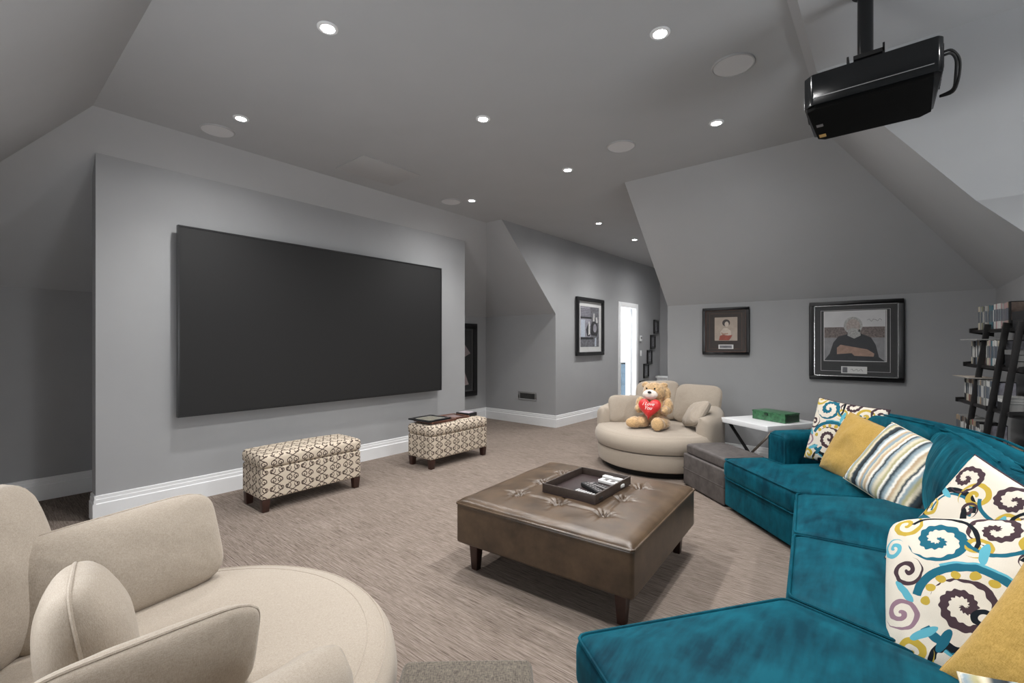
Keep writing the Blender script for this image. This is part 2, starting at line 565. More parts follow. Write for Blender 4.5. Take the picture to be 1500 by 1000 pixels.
face_mesh('ceiling_slope_recess', [[(XE, 4.70, ZC), (XC, 4.70, ZC), (XC, YV, KN), (XK, YV, KN)]], M['ceiling'])
face_mesh('ceiling_slope_back', [[(XH, 4.44, ZC), (-.39, 4.44, ZC), (XR, YB, KN), (XH, YB, KN)]], M['ceiling'])
ZD, ZE = 2.96, 2.155
xd1 = XR - (ZD - KN) / 1.119; xd0 = XR - (ZE - KN) / 1.119
D0, D1, DS = 1.04, 3.72, .46
face_mesh('ceiling_slope_right', [[(-.39, 4.44, ZC), (XR, YB, KN), (XR, D1, KN), (xd0, D1, ZE), (xd1, D1 - DS, ZD), (xd1, D0 + DS, ZD),
                                   (xd0, D0, ZE), (XR, D0, KN), (XR, YS, KN), (-.39, .6, ZC)]], M['ceiling'])
XD = 1.9
VY0, VY1, VZ1 = 1.8, 2.9, 1.88
face_mesh('ceiling_dormer', [[(xd1, D1 - DS, ZD), (XD, D1 - DS, ZD), (XD, D0 + DS, ZD), (xd1, D0 + DS, ZD)],
                             [(xd0, D1, ZE), (XD, D1, ZE), (XD, D1 - DS, ZD), (xd1, D1 - DS, ZD)],
                             [(xd0, D0, ZE), (XD, D0, ZE), (XD, D0 + DS, ZD), (xd1, D0 + DS, ZD)]], M['ceiling'])
face_mesh('wall_dormer', [[(xd0, D1, ZE), (XD, D1, ZE), (XD, D1, 0), (XR, D1, 0), (XR, D1, KN)],
                          [(xd0, D0, ZE), (XD, D0, ZE), (XD, D0, 0), (XR, D0, 0), (XR, D0, KN)],
                          [(XD, D0, 0), (XD, D1, 0), (XD, D1, .9), (XD, D0, .9)],
                          [(XD, D0, .9), (XD, VY0, .9), (XD, VY0, VZ1), (XD, D0, ZE)],
                          [(XD, VY1, .9), (XD, D1, .9), (XD, D1, ZE), (XD, VY1, VZ1)],
                          [(XD, D0, ZE), (XD, VY0, VZ1), (XD, VY1, VZ1), (XD, D1, ZE), (XD, D1 - DS, ZD), (XD, D0 + DS, ZD)]], M['wall'])
face_mesh('wall_right', [[(XR, D1, 0), (XR, YB, 0), (XR, YB, KN), (XR, D1, KN)], [(XR, YS, 0), (XR, D0, 0), (XR, D0, KN), (XR, YS, KN)]], M['wall'])
WX0, WX1, WZ0, WZ1 = -2.52, -1.40, .40, 1.66
face_mesh('wall_near', [[(XK, YS, 0), (WX0, YS, 0), (WX0, YS, KN), (XK, YS, KN)], [(WX1, YS, 0), (XR, YS, 0), (XR, YS, KN), (WX1, YS, KN)],
                        [(WX0, YS, 0), (WX1, YS, 0), (WX1, YS, WZ0), (WX0, YS, WZ0)], [(WX0, YS, WZ1), (WX1, YS, WZ1), (WX1, YS, KN), (WX0, YS, KN)]], M['wall'])
face_mesh('wall_back', [[(XH, YB, 0), (XR, YB, 0), (XR, YB, KN), (XH, YB, KN)]], M['wall'])
face_mesh('wall_hall_right', [[(XH, 4.44, ZC), (XH, YB, KN), (XH, YB, 0), (XH, YH, 0), (XH, YH, ZC)]], M['wall'])
face_mesh('wall_hall_end', [[(XC, YH, 0), (XH, YH, 0), (XH, YH, ZC), (XC, YH, ZC)]], M['wall'])
# projecting screen wall between the two recesses
zt = ZC - (XE - XA) * 1.0
XB = XA - .14
zb_ = ZC - (XE - XB) * 1.0
face_mesh('wall_left', [[(XA, YA0, 0), (XA, YA1, 0), (XA, YA1, zt), (XA, YA0, zt)],
                        [(XB, YA0, 0), (XB, YA1, 0), (XB, YA1, zb_), (XB, YA0, zb_)],
                        [(XA, YA0, 0), (XA, YA0, zt), (XB, YA0, zb_), (XB, YA0, 0)],
                        [(XA, YA1, 0), (XA, YA1, zt), (XB, YA1, zb_), (XB, YA1, 0)]], M['wall'])
face_mesh('wall_left_recess', [[(XK, YS, 0), (XK, YV, 0), (XK, YV, KN), (XK, YS, KN)]], M['wall'])
face_mesh('wall_recess_side', [[(XK, YV, 0), (XC, YV, 0), (XC, YV, KN), (XK, YV, KN)]], M['wall'])
DY0, DY1, DZ = 8.24, 8.94, 2.05
face_mesh('wall_hall_left', [[(XC, YV, 0), (XC, DY0, 0), (XC, DY0, ZC), (XC, 4.70, ZC), (XC, YV, KN)],
                             [(XC, DY0, DZ), (XC, DY1, DZ), (XC, DY1, ZC), (XC, DY0, ZC)],
                             [(XC, DY1, 0), (XC, YH, 0), (XC, YH, ZC), (XC, DY1, ZC)]], M['wall'])
# white room seen through the doorway
face_mesh('wall_far_room', [[(-6.6, 7.4, 0), (-6.6, 11.6, 0), (-6.6, 11.6, 2.5), (-6.6, 7.4, 2.5)],
                            [(-6.6, 7.4, 0), (XC - .12, 7.4, 0), (XC - .12, 7.4, 2.5), (-6.6, 7.4, 2.5)],
                            [(-6.6, 11.6, 0), (XC - .12, 11.6, 0), (XC - .12, 11.6, 2.5), (-6.6, 11.6, 2.5)],
                            [(-6.6, 7.4, 2.5), (XC - .12, 7.4, 2.5), (XC - .12, 11.6, 2.5), (-6.6, 11.6, 2.5)],
                            [(XC - .12, 7.4, 0), (XC - .12, DY0, 0), (XC - .12, DY0, 2.5), (XC - .12, 7.4, 2.5)],
                            [(XC - .12, DY1, 0), (XC - .12, 11.6, 0), (XC - .12, 11.6, 2.5), (XC - .12, DY1, 2.5)],
                            [(XC - .12, DY0, DZ), (XC - .12, DY1, DZ), (XC - .12, DY1, 2.5), (XC - .12, DY0, 2.5)]], M['white_room'])


def baseboard(name, a, b, n):
    """a, b: floor points along the wall; n: direction into the room"""
    a, b, n = Vector((a[0], a[1], 0)), Vector((b[0], b[1], 0)), Vector((n[0], n[1], 0))
    prof = [(0, 0), (.019, 0), (.019, .128), (.013, .134), (.013, .160), (.010, .164), (.010, .186), (0, .19)]
    V, F = [], []
    for p in (a, b):
        for d, z in prof: V.append(p + n * d + Vector((0, 0, z)))
    P = len(prof)
    for i in range(P): F.append((i, (i + 1) % P, P + (i + 1) % P, P + i))
    F += [tuple(range(P)), tuple(range(2 * P - 1, P - 1, -1))]
    return struct(Geo().add(V, F).build(name, M['white'], smooth=False))


baseboard('baseboard_left', (XA, YA0), (XA, YA1), (1, 0))
baseboard('baseboard_left_return', (XB, YA0), (XA + .019, YA0), (0, -1))
baseboard('baseboard_left_return_far', (XB, YA1), (XA + .019, YA1), (0, 1))
baseboard('baseboard_left_recess', (XK, YS), (XK, YV), (1, 0))
baseboard('baseboard_recess_side', (XK, YV), (XC + .019, YV), (0, -1))
baseboard('baseboard_hall_left', (XC, YV), (XC, DY0 - .09), (1, 0))
baseboard('baseboard_hall_left_far', (XC, DY1 + .09), (XC, YH), (1, 0))
baseboard('baseboard_back', (XH, YB), (XR, YB), (0, -1))
baseboard('baseboard_right', (XR, D1), (XR, YB), (-1, 0))
baseboard('baseboard_near', (XK, YS), (XR, YS), (0, 1))
baseboard('baseboard_hall_end', (XC, YH), (XH, YH), (0, -1))

# door casing, jamb, half-open leaf
dr = struct(bpy.data.objects.new('door_1', None)); COL.objects.link(dr)
g = Geo()
cw = .095
g.box(XC, XC + .02, DY0 - cw, DY0, 0, DZ + cw).box(XC, XC + .02, DY1, DY1 + cw, 0, DZ + cw).box(XC, XC + .022, DY0, DY1, DZ, DZ + cw)
g.build('door_casing', M['white'], dr, bevel=.004)
g = Geo()
g.box(XC - .12, XC, DY0 - .02, DY0, 0, DZ).box(XC - .12, XC, DY1, DY1 + .02, 0, DZ).box(XC - .12, XC, DY0, DY1, DZ, DZ + .02)
g.build('door_jamb', M['white'], dr)
leaf = Geo()
leaf.box(0, .68, -.02, .02, .01, DZ - .01)
for z0, z1 in ((.15, .85), (1.0, 1.9)):
    for x0, x1 in ((.10, .31), (.37, .58)): leaf.box(x0, x1, -.026, .026, z0, z1)
lf = leaf.build('door_leaf', M['white'], dr, bevel=.004)
lf.location = (XC - .10, DY1 - .03, 0); lf.rotation_euler = (0, 0, math.radians(122))
hd = Geo(); hd.ball((.62, -.06, 1.0), .028, 14).tube([(.62, -.02, 1.0), (.62, -.06, 1.0)], .012)
hd.ball((.62, .06, 1.0), .028, 14).tube([(.62, .02, 1.0), (.62, .06, 1.0)], .012)
hd.build('door_handle', M['chrome'], lf)
t = thing('cabinet', 'slate blue cabinet seen low through the bright doorway', 'cabinet', (-5.22, 10.65, 0), math.radians(-60))
Geo().soft((0, 0, .42), (.5, .9, .80), .01, 2).build('body', M['slate'], t)
Geo().soft((0, 0, .835), (.54, .94, .03), .008, 2).build('top', M['black_matte'], t)
for k in range(3): Geo().box(.25, .262, -.42, .42, .08 + k * .25, .30 + k * .25).build('drawer', M['slate'], t, bevel=.004)

# dormer window, unseen; inferred from the bright cheek, sized for room brightness
w1 = struct(bpy.data.objects.new('window_1', None)); COL.objects.link(w1)
g = Geo()
g.box(XD - .03, XD + .06, VY0, VY1, .9, .97).box(XD - .03, XD + .06, VY0, VY1, VZ1 - .07, VZ1)
VM_ = (VY0 + VY1) / 2
for y in (VY0, VM_ - .035, VY1 - .07): g.box(XD - .03, XD + .06, y, y + .07, .97, VZ1 - .07)
g.build('window_frame', M['white'], w1, bevel=.004)
for y0, y1 in ((VY0 + .07, VM_ - .035), (VM_ + .035, VY1 - .07)):
    Geo().box(XD + .01, XD + .018, y0, y1, .97, VZ1 - .07).build('pane', M['glass'], w1)
Geo().box(XD - .12, XD, VY0 - .05, VY1 + .05, .87, .9).build('window_sill', M['white'], w1, bevel=.005)
pl = bpy.data.lights.new('window_portal', 'AREA'); pl.shape = 'RECTANGLE'; pl.size = 1.0; pl.size_y = 1.05
pl.cycles.is_portal = True
po = bpy.data.objects.new('window_portal', pl); COL.objects.link(po)
po.matrix_world = basis((XD + .09, 2.35, 1.39), (1, 0, 0)) @ Matrix.Rotation(PI / 2, 4, 'Z')

# low window behind the camera, added unseen to lift the back wall
w2 = struct(bpy.data.objects.new('window_2_added', None)); COL.objects.link(w2)
g = Geo()
g.box(WX0, WX1, YS - .06, YS + .03, WZ0, WZ0 + .06).box(WX0, WX1, YS - .06, YS + .03, WZ1 - .06, WZ1)
for k in range(3):
    x = WX0 + (WX1 - WX0 - .06) * k / 2
    g.box(x, x + .06, YS - .06, YS + .03, WZ0 + .06, WZ1 - .06)
g.build('window_frame', M['white'], w2, bevel=.004)
for k in range(2):
    x = WX0 + (WX1 - WX0 - .06) * k / 2
    Geo().box(x + .06, x + (WX1 - WX0 - .06) / 2, YS - .018, YS - .010, WZ0 + .06, WZ1 - .06).build('pane', M['glass'], w2)
Geo().box(WX0 - .05, WX1 + .05, YS, YS + .12, WZ0 - .03, WZ0).build('window_sill', M['white'], w2, bevel=.005)
pl2 = pl.copy(); pl2.size = 1.15; pl2.size_y = 1.28
po2 = bpy.data.objects.new('window_portal', pl2); COL.objects.link(po2)
po2.matrix_world = basis(((WX0 + WX1) / 2, YS - .09, (WZ0 + WZ1) / 2), (0, -1, 0))

# lamp of the white room
l = bpy.data.lights.new('far_room_lamp', 'POINT'); l.energy = 130; l.shadow_soft_size = .15; l.color = (.94, .98, 1)
lo = bpy.data.objects.new('far_room_lamp', l); COL.objects.link(lo); lo.location = (-5.4, 9.0, 2.35)

# ------------------------------------------------------------------ ceiling fittings
proto = None
spots = [(-3.74, 1.34, 'small bright recessed downlight nearest the left end of the screen wall'),
         (-3.80, 3.85, 'small recessed downlight by the right end of the screen wall'),
         (-2.31, 1.25, 'large bright recessed downlight at the upper left of the ceiling'),
         (-2.35, 2.50, 'recessed downlight near the middle of the flat ceiling'),
         (-2.41, 3.76, 'recessed downlight just past the ceiling middle towards the hall'),
         (-.96, 2.42, 'bright recessed downlight left of the projector pole'),
         (-1.02, 3.68, 'recessed downlight between two round ceiling speakers'),
         (-3.15, 5.72, 'nearer of two recessed downlights over the hall'),
         (-3.20, 7.00, 'farther of two recessed downlights over the hall'),
         (-.62, 1.22, 'added out-of-view downlight overhead, above the sofa end'),  # extra fitting added out of view to light the near sofa
         (-3.15, 8.6, 'recessed downlight deep in the hall past the door'),
         (.95, 2.40, 'added out-of-view downlight in the dormer ceiling beside the window')]  # added out of view to brighten the right back corner
GD = 'recessed downlights in the ceiling'
for i, (x, y, lab) in enumerate(spots):
    zc = ZD if x > 0 else ZC
    if proto is None:
        proto = thing('recessed_downlight', lab, 'light', (x, y, ZC), 0, GD)
        Geo().lathe([(.034, -.004), (.037, -.008), (.050, -.007), (.054, -.003), (.054, 0)], 32).build('trim_ring', M['white'], proto)
        Geo().lathe([(0, -.0035), (.034, -.0035)], 24).build('lens', M['lens'], proto)
    else: dup(proto, lab, (x, y, zc), group=GD)
    l = bpy.data.lights.new('downlight_beam', 'SPOT'); l.energy = SPOT_W; l.spot_size = math.radians(118); l.spot_blend = 1.0
    l.shadow_soft_size = .035; l.color = (1, .985, .97)
    o = bpy.data.objects.new('downlight_beam', l); COL.objects.link(o); o.location = (x, y, zc - .03)
    l2 = l.copy(); l2.name = 'downlight_added_fill'; l2.energy = GLOW_W; l2.spot_size = math.radians(174)  # extra wide beam added to each downlight to brighten slopes and walls
    o = bpy.data.objects.new('downlight_added_fill', l2); COL.objects.link(o); o.location = (x, y, zc - .025)
proto = None
for x, y, lab in ((-4.10, 1.30, 'round in-ceiling speaker grille by the left end of the screen wall'), (-4.02, 3.72, 'round in-ceiling speaker grille above the right end of the screen'),
                  (-1.77, 3.60, 'round in-ceiling speaker grille left of the ceiling edge above the cream chair'), (-.73, 2.98, 'round in-ceiling speaker grille beside the projector')):
    if proto is None:
        proto = thing('ceiling_speaker', lab, 'speaker', (x, y, ZC), 0, 'round ceiling speakers')
        Geo().lathe([(0, -.006), (.110, -.006)], 40).build('grille', M['grille'], proto)
        Geo().lathe([(.110, -.006), (.112, -.010), (.118, -.009), (.121, 0)], 40).build('rim', M['hatch'], proto)
    else: dup(proto, lab, (x, y, ZC), group='round ceiling speakers')
t = thing('access_panel', 'flat square access panel painted into the ceiling above the screen', 'panel', (-3.86, 2.62, ZC))
Geo().box(-.24, .24, -.32, .32, -.006, 0).build('panel', M['hatch'], t, bevel=.002)
#FIT#

# ------------------------------------------------------------------ projection screen
t = thing('projection_screen', 'large dark grey wall-mounted projection screen in thin black frame', 'screen', (-4.5, 2.57, 1.5175))
sw, sh = 1.43, .7925
g = Geo()
for a, b2, c, d in ((-sw, sw, sh - .012, sh), (-sw, sw, -sh, -sh + .012)): g.box(-.04, .004, a, b2, c, d)
for a, b2 in ((-sw, -sw + .012), (sw - .012, sw)): g.box(-.04, .004, a, b2, -sh + .012, sh - .012)
g.build('frame', M['black'], t)
Geo().box(-.03, 0, -sw + .012, sw - .012, -sh + .012, sh - .012).build('screen_surface', M['screen'], t)
for y in (-1.0, 1.0):
    for z in (-.5, .5): Geo().box(-.098, -.03, y - .06, y + .06, z - .06, z + .06).build('wall_bracket', M['black_matte'], t)

# ------------------------------------------------------------------ projector
t = thing('projector', 'black ceiling-hung projector on a pole above the sofa', 'projector', (-.075, 2.845, 2.463))
PW, PD, PH = .50, .45, .17
g = Geo()
c = .035
g.prism([(-PW / 2 + c, -PD / 2), (PW / 2 - c * .5, -PD / 2), (PW / 2, -PD / 2 + c * .5), (PW / 2 - .01, PD / 2 - c), (PW / 2 - c, PD / 2), (-PW / 2 + c, PD / 2), (-PW / 2, PD / 2 - c), (-PW / 2, -PD / 2 + c)], .02, PH)
g.build('casing', M['black_gloss'], t, bevel=.007)
g = Geo(); g.prism([(-PW / 2 + c + .01, -PD / 2 + .008), (PW / 2 - .03, -PD / 2 + .008), (PW / 2 - .02, PD / 2 - .06), (PW / 2 - .06, PD / 2 - .02), (-PW / 2 + .05, PD / 2 - .02), (-PW / 2 + .02, PD / 2 - .05), (-PW / 2 + .012, -PD / 2 + .03)], 0, .022)
g.build('base_plate', M['projector_base'], t, bevel=.003)
Geo().box(-PW / 2 + .04, PW / 2 - .03, -PD / 2 - .003, -PD / 2, .052, .056).build('trim_line', M['chrome'], t)
Geo().box(-PW / 2 + .03, -PW / 2 + .06, PD / 2 - .11, PD / 2 - .07, -.002, .0005).build('label_sticker', M['gold'], t)
Geo().box(-PW / 2 + .032, -PW / 2 + .06, PD / 2 - .25, PD / 2 - .22, -.002, .0005).build('rating_sticker', M['greyplastic'], t)
for x, y in ((-.18, -.17), (.18, -.17), (-.18, .16), (.18, .16)):
    Geo().lathe([(0, 0), (.018, 0), (.016, .014), (0, .016)], 16, (x, y, PH - .001)).build('foot', M['black_matte'], t)
Geo().lathe([(0, -.02), (.05, -.02), (.06, -.001), (.07, -.001), (.07, .006), (.05, .006), (.045, -.01), (0, -.01)], 32, mtx=Matrix.Translation((-PW / 2 + .002, 0, .095)) @ Matrix.Rotation(-PI / 2, 4, 'Y')).build('lens_barrel', M['black_matte'], t)
for k in range(8): Geo().box(PW / 2 - .004, PW / 2 + .003, -.18 + k * .03, -.165 + k * .03, .05, .15).build('vent_slat', M['black_matte'], t)
g = Geo()
g.bar((-.09, -.15, PH + .012), (.09, -.02, PH + .012), .03, .008).bar((-.09, -.02, PH + .012), (.09, -.15, PH + .012), .03, .008)
g.box(-.055, .055, -.215, -.035, PH + .012, PH + .03).box(.05, .058, -.215, -.02, PH - .002, PH + .05).box(-.08, -.072, -.215, -.02, PH - .002, PH + .035)
g.build('mount_bracket', M['black_matte'], t)
Geo().tube([(-.012, -.185, PH + .02), (-.012, -.185, ZD - 2.463)], .030, 24).build('pole', M['black_gloss'], t)
Geo().lathe([(.03, -.03), (.05, -.015), (.055, 0)], 28, (-.012, -.185, ZD - 2.463)).build('ceiling_flange', M['black_matte'], t)
for dz, bulge in ((0, .062), (.015, .050)):
    pts = [(PW / 2, -.12 + .05 * 0, .14 - dz), (PW / 2 + .03, -.12, .145 - dz), (PW / 2 + bulge, -.08, .11), (PW / 2 + bulge, -.02, .05), (PW / 2 + .05, .03, .01 + dz), (PW / 2 - .005, .08, .03)]
    P2 = []
    for i in range(len(pts) - 1):
        for k in range(5):
            tt = k / 5; P2.append(Vector(pts[i]).lerp(Vector(pts[i + 1]), tt))
    for _ in range(4): P2 = [P2[0]] + [(P2[i - 1] + P2[i] * 2 + P2[i + 1]) / 4 for i in range(1, len(P2) - 1)] + [P2[-1]]
    Geo().tube(P2, .0055, 8).build('cable', M['black_matte'], t)


# ------------------------------------------------------------------ picture frames
def picture(name, label, cat, origin, normal, w, h, fw, mat_frame, mat_board, pw, ph, poff=(0, 0), depth=.03, gap=.006, group=None, photo=None, inner=True, fillet=None, up=(0, 0, 1), roll=0):
    t = thing(name, label, cat, group=group)
    t.matrix_world = basis(Vector(origin) + Vector(normal).normalized() * gap, normal, up, roll)
    g = Geo()
    for x0, x1, y0, y1 in ((-w / 2, w / 2, h / 2 - fw, h / 2), (-w / 2, w / 2, -h / 2, -h / 2 + fw), (-w / 2, -w / 2 + fw, -h / 2 + fw, h / 2 - fw), (w / 2 - fw, w / 2, -h / 2 + fw, h / 2 - fw)):
        g.box(x0, x1, y0, y1, 0, depth)
    g.build('frame', mat_frame, t, bevel=.004)
    if fillet:
        g = Geo(); a, b2 = w / 2 - fw, h / 2 - fw; e = .006
        for x0, x1, y0, y1 in ((-a, a, b2 - e, b2), (-a, a, -b2, -b2 + e), (-a, -a + e, -b2, b2), (a - e, a, -b2, b2)): g.box(x0, x1, y0, y1, .012, .017)
        g.build('fillet', fillet, t)
    Geo().box(-w / 2 + fw, w / 2 - fw, -h / 2 + fw, h / 2 - fw, .004, .010).build('mat_board', mat_board, t)
    ph_o = Geo().box(poff[0] - pw / 2, poff[0] + pw / 2, poff[1] - ph / 2, poff[1] + ph / 2, .009, .0115).build('photo_print', photo or M['whitemat'], t)
    Geo().box(-w / 2 + fw, w / 2 - fw, -h / 2 + fw, h / 2 - fw, depth * .62, depth * .62 + .002).build('glass', M['glass'], t)
    return t, ph_o


def flat(name, poly, mat, parent, z):
    return Geo().prism(poly, z, z + .0006).build(name, mat, parent, smooth=False)


def ell(cx, cy, rx, ry, n=24): return [(cx + rx * math.cos(2 * PI * k / n), cy + ry * math.sin(2 * PI * k / n)) for k in range(n)]


def line_rect(name, a, b2, e, mat, parent, z, cy=0):
    g = Geo()
    for x0, x1, y0, y1 in ((-a, a, b2 - e, b2), (-a, a, -b2, -b2 + e), (-a, -a + e, -b2, b2), (a - e, a, -b2, b2)): g.box(x0, x1, cy + y0, cy + y1, z, z + .001)
    return g.build(name, mat, parent)


P_SKY = simple('print_pale_sky', (.62, .62, .63), .5, var=.08, nscale=8)
P_CROWD = simple('print_crowd', (.17, .135, .125), .5, var=.9, nscale=120)
P_FIELD = simple('print_grey_field', (.28, .28, .29), .5, var=.2, nscale=20)
P_SHIRT = simple('print_dark_shirt', (.018, .02, .026), .5, var=.3, nscale=30)
P_SKIN = simple('print_skin', (.38, .24, .18), .5, var=.25, nscale=40)
P_GREYHAIR = simple('print_grey_hair', (.42, .42, .41), .5, var=.4, nscale=80)
P_DARKHAIR = simple('print_dark_hair', (.03, .022, .02), .5, var=.2)
P_TAN = simple('print_warm_grey', (.42, .35, .29), .5, var=.12, nscale=14)
P_CREAM = simple('print_cream_blouse', (.58, .51, .44), .5, var=.15, nscale=40)
P_RED = simple('print_rust_skirt', (.30, .06, .035), .5, var=.3, nscale=40)
P_GREY = simple('print_mid_grey', (.17, .17, .19), .5, var=.6, nscale=30)
P_LILAC = simple('print_lilac_grey', (.34, .33, .38), .5, var=.4, nscale=40)
P_BLUE = simple('print_pale_blue', (.55, .60, .68), .5, var=.1)
P_INK = simple('print_ink', (.03, .03, .035), .5, var=.3)
P_LIGHT = simple('print_highlight', (.72, .72, .70), .5, var=.1)

# signed portrait on the back wall
t, p = picture('framed_portrait', 'small dark framed portrait of a dark-haired woman on the back wall', 'picture', (-1.46, YB, 1.475), (0, -1, 0), .50, .545, .032, M['black'], M['brownmat'], .245, .27, (.005, .025), fillet=M['brownwood'], photo=P_TAN)
line_rect('mat_line', .175, .205, .003, M['brownwood'], t, .0105, .0)
z = .0117
flat('print_torso', [(-.05, -.05), (-.055, -.01), (-.02, .035), (.02, .035), (.06, .0), (.06, -.05)], P_CREAM, p, z)
flat('print_skirt', [(-.07, -.105), (-.06, -.055), (-.03, -.04), (.03, -.05), (.075, -.045), (.06, -.075), (.04, -.105)], P_RED, p, z + .0003)
flat('print_hair', ell(.008, .095, .042, .040), P_DARKHAIR, p, z)
flat('print_face', ell(.014, .080, .022, .030), P_CREAM, p, z + .0007)
flat('print_arm', [(-.05, -.01), (-.035, -.045), (.03, -.035), (.03, -.02), (-.02, -.025)], P_SKIN, p, z + .0007)
pq = Geo().box(-.075, .085, -.205, -.155, .0095, .012).build('plaque', M['whitemat'], t)
flat('plaque_print', [(-.06, -.195), (.07, -.195), (.07, -.165), (-.06, -.165)], P_GREY, pq, .0122)

t, p = picture('framed_photo', 'large black framed signed photo of a grey-haired man with crossed arms', 'picture', (-.27, YB, 1.362), (0, -1, 0), .745, .79, .04, M['black'], M['matboard'], .49, .495, (-.005, .045), fillet=M['chrome'], photo=P_SKY)
line_rect('mat_line', .275, .305, .003, M['greybtn'], t, .0105, .0)
line_rect('photo_border', .249, .2505, .006, M['whitemat'], t, .0108, .045)
z = .0117
flat('print_field', [(-.245, -.20), (.235, -.20), (.235, .05), (-.245, .05)], P_FIELD, p, z)
flat('print_crowd', [(-.245, .03), (.235, .03), (.235, .135), (-.245, .135)], P_CROWD, p, z + .0003)
flat('print_body', [(-.245, -.20), (-.20, -.13), (-.17, -.02), (-.13, .04), (-.04, .07), (.05, .07), (.13, .03), (.165, -.04), (.19, -.16), (.235, -.20)], P_SHIRT, p, z + .0007)
flat('print_neck', [(-.055, .05), (-.045, .11), (.045, .11), (.05, .05), (0, .02)], P_GREYHAIR, p, z + .0011)
flat('print_hair', ell(-.01, .15, .075, .085), P_GREYHAIR, p, z + .0011)
flat('print_face', ell(-.01, .145, .056, .068), simple('print_pale_skin', (.42, .36, .33), .5, var=.3, nscale=60), p, z + .0015)
flat('print_beard', ell(-.01, .093, .045, .032), P_GREYHAIR, p, z + .0018)
flat('print_forearm', [(-.14, -.07), (-.11, -.04), (.10, -.085), (.11, -.11), (.02, -.12), (-.14, -.135)], P_SKIN, p, z + .0013)
flat('print_forearm', [(-.02, -.125), (.10, -.085), (.155, -.125), (.15, -.155), (.0, -.15)], P_SKIN, p, z + .0011)
pq = Geo().box(-.105, .10, -.325, -.255, .0105, .013).build('plaque', M['whitemat'], t)
flat('plaque_photo', [(-.095, -.317), (-.055, -.317), (-.055, -.263), (-.095, -.263)], P_GREY, pq, .0132)
g = Geo()
g.tube([(.10 + .016 * k, .20 + .014 * math.sin(k * 2.3), .0125) for k in range(8)], .0018, 5)
g.build('signature', P_INK, p)
g = Geo(); g.tube([(-.03 + .012 * k, -.29 + .012 * math.sin(k * 2.1), .0136) for k in range(9)], .0018, 5); g.build('plaque_signature', P_INK, pq)

# poster on the hall wall
t, p = picture('framed_poster', 'tall black framed black-and-white poster on the hall wall by the door', 'picture', (XC, 7.045, 1.62), (1, 0, 0), .93, 1.0, .062, M['black'], M['whitemat'], .64, .70, (0, .0), depth=.045, photo=P_GREY)
z = .0118
flat('print_block', [(-.32, .12), (0, .12), (0, .34), (-.32, .34)], P_LILAC, p, z)
flat('print_block', [(-.31, -.18), (-.17, -.18), (-.17, .12), (-.31, .12)], P_BLUE, p, z)
flat('print_block', [(-.17, -.18), (.02, -.18), (.02, .14), (-.17, .14)], P_LILAC, p, z + .0002)
flat('print_band', [(-.32, .14), (.06, .14), (.06, .175), (-.32, .175)], P_INK, p, z + .0006)
flat('print_band', [(-.32, -.22), (.12, -.22), (.12, -.18), (-.32, -.18)], P_INK, p, z + .0006)
flat('print_figure', [(-.10, -.16), (-.14, -.05), (-.06, .06), (-.01, .02), (.02, -.1), (-.02, -.17)], P_INK, p, z + .0008)
flat('print_figure', [(-.06, -.15), (-.05, .09), (-.02, .09), (.0, -.12)], P_LIGHT, p, z + .0012)
flat('print_figure', [(.03, -.14), (.02, .02), (.08, .09), (.17, .10), (.26, .05), (.29, -.08), (.24, -.16)], P_INK, p, z + .0008)
flat('print_figure', ell(.17, -.02, .06, .075), P_LILAC, p, z + .0012)
flat('print_figure', [(.10, .10), (.12, .24), (.16, .24), (.15, .10)], P_LIGHT, p, z + .0012)
flat('print_figure', [(.22, .08), (.20, .17), (.25, .18), (.27, .08)], P_LIGHT, p, z + .0012)
flat('print_figure', [(.16, -.34), (.17, -.2), (.22, -.18), (.22, -.34)], P_BLUE, p, z + .0012)
g = Geo()
for r in range(5):
    for q in range(6): g.box(-.31 + q * .052, -.275 + q * .052, .30 - r * .028, .312 - r * .028, z + .0006, z + .001)
g.build('print_lettering', P_INK, p)

# dark framed print in the right recess
t, p = picture('framed_jersey_print', 'black framed print in the recess behind the screen wall', 'picture', (XK, 5.30, 1.05), (1, 0, 0), .86, 1.24, .09, M['black'], M['matboard'], .62, 1.0, depth=.045, photo=M['black_matte'], fillet=M['greyplastic'])
PJ = simple('print_dusty_rose', (.30, .24, .24), .6, var=.15, nscale=20)
flat('print_shape', [(-.25, .02), (.12, .30), (.29, .11), (-.02, -.02)], PJ, p, .0118)
flat('print_shape', [(-.2, -.47), (.02, -.05), (.15, -.2), (.25, -.42)], PJ, p, .0118)

# descending little frames down the hall wall
GF = 'small black frames stepping down the hall wall'
fr_pos = [(9.98, 1.70, 'topmost'), (9.80, 1.36, 'second from the top'), (9.62, 1.03, 'third from the top'), (9.44, .74, 'fourth from the top'), (9.25, .38, 'lowest')]
t0 = None
for y, z, wd in fr_pos:
    lab = 'small black frame, %s of the frames stepping down the hall wall' % wd
    if t0 is None:
        t0, p = picture('small_frame', lab, 'picture', (XC, y, z), (1, 0, 0), .25, .31, .028, M['black'], M['matboard'], .14, .19, depth=.03, group=GF, photo=P_GREY)
    else: dup(t0, lab, (XC + .006, y, z)).rotation_euler = t0.rotation_euler
    if wd != 'topmost': pass

# thermostat and switch on the hall wall
t = thing('thermostat', 'small white thermostat on the hall wall right of the door', 'thermostat', (XC, 9.18, 1.43))
Geo().soft((.012, 0, 0), (.024, .085, .12), .008, 3).build('body', M['white'], t)
Geo().box(.0235, .0255, -.03, .03, -.01, .04).build('display', M['greyplastic'], t)
t = thing('light_switch', 'white light switch plate under the thermostat by the door', 'switch', (XC, 9.20, 1.12))
Geo().soft((.004, 0, 0), (.008, .075, .12), .003, 2).build('plate', M['white'], t)
Geo().soft((.009, 0, 0), (.008, .03, .06), .003, 2).build('rocker', M['white'], t)

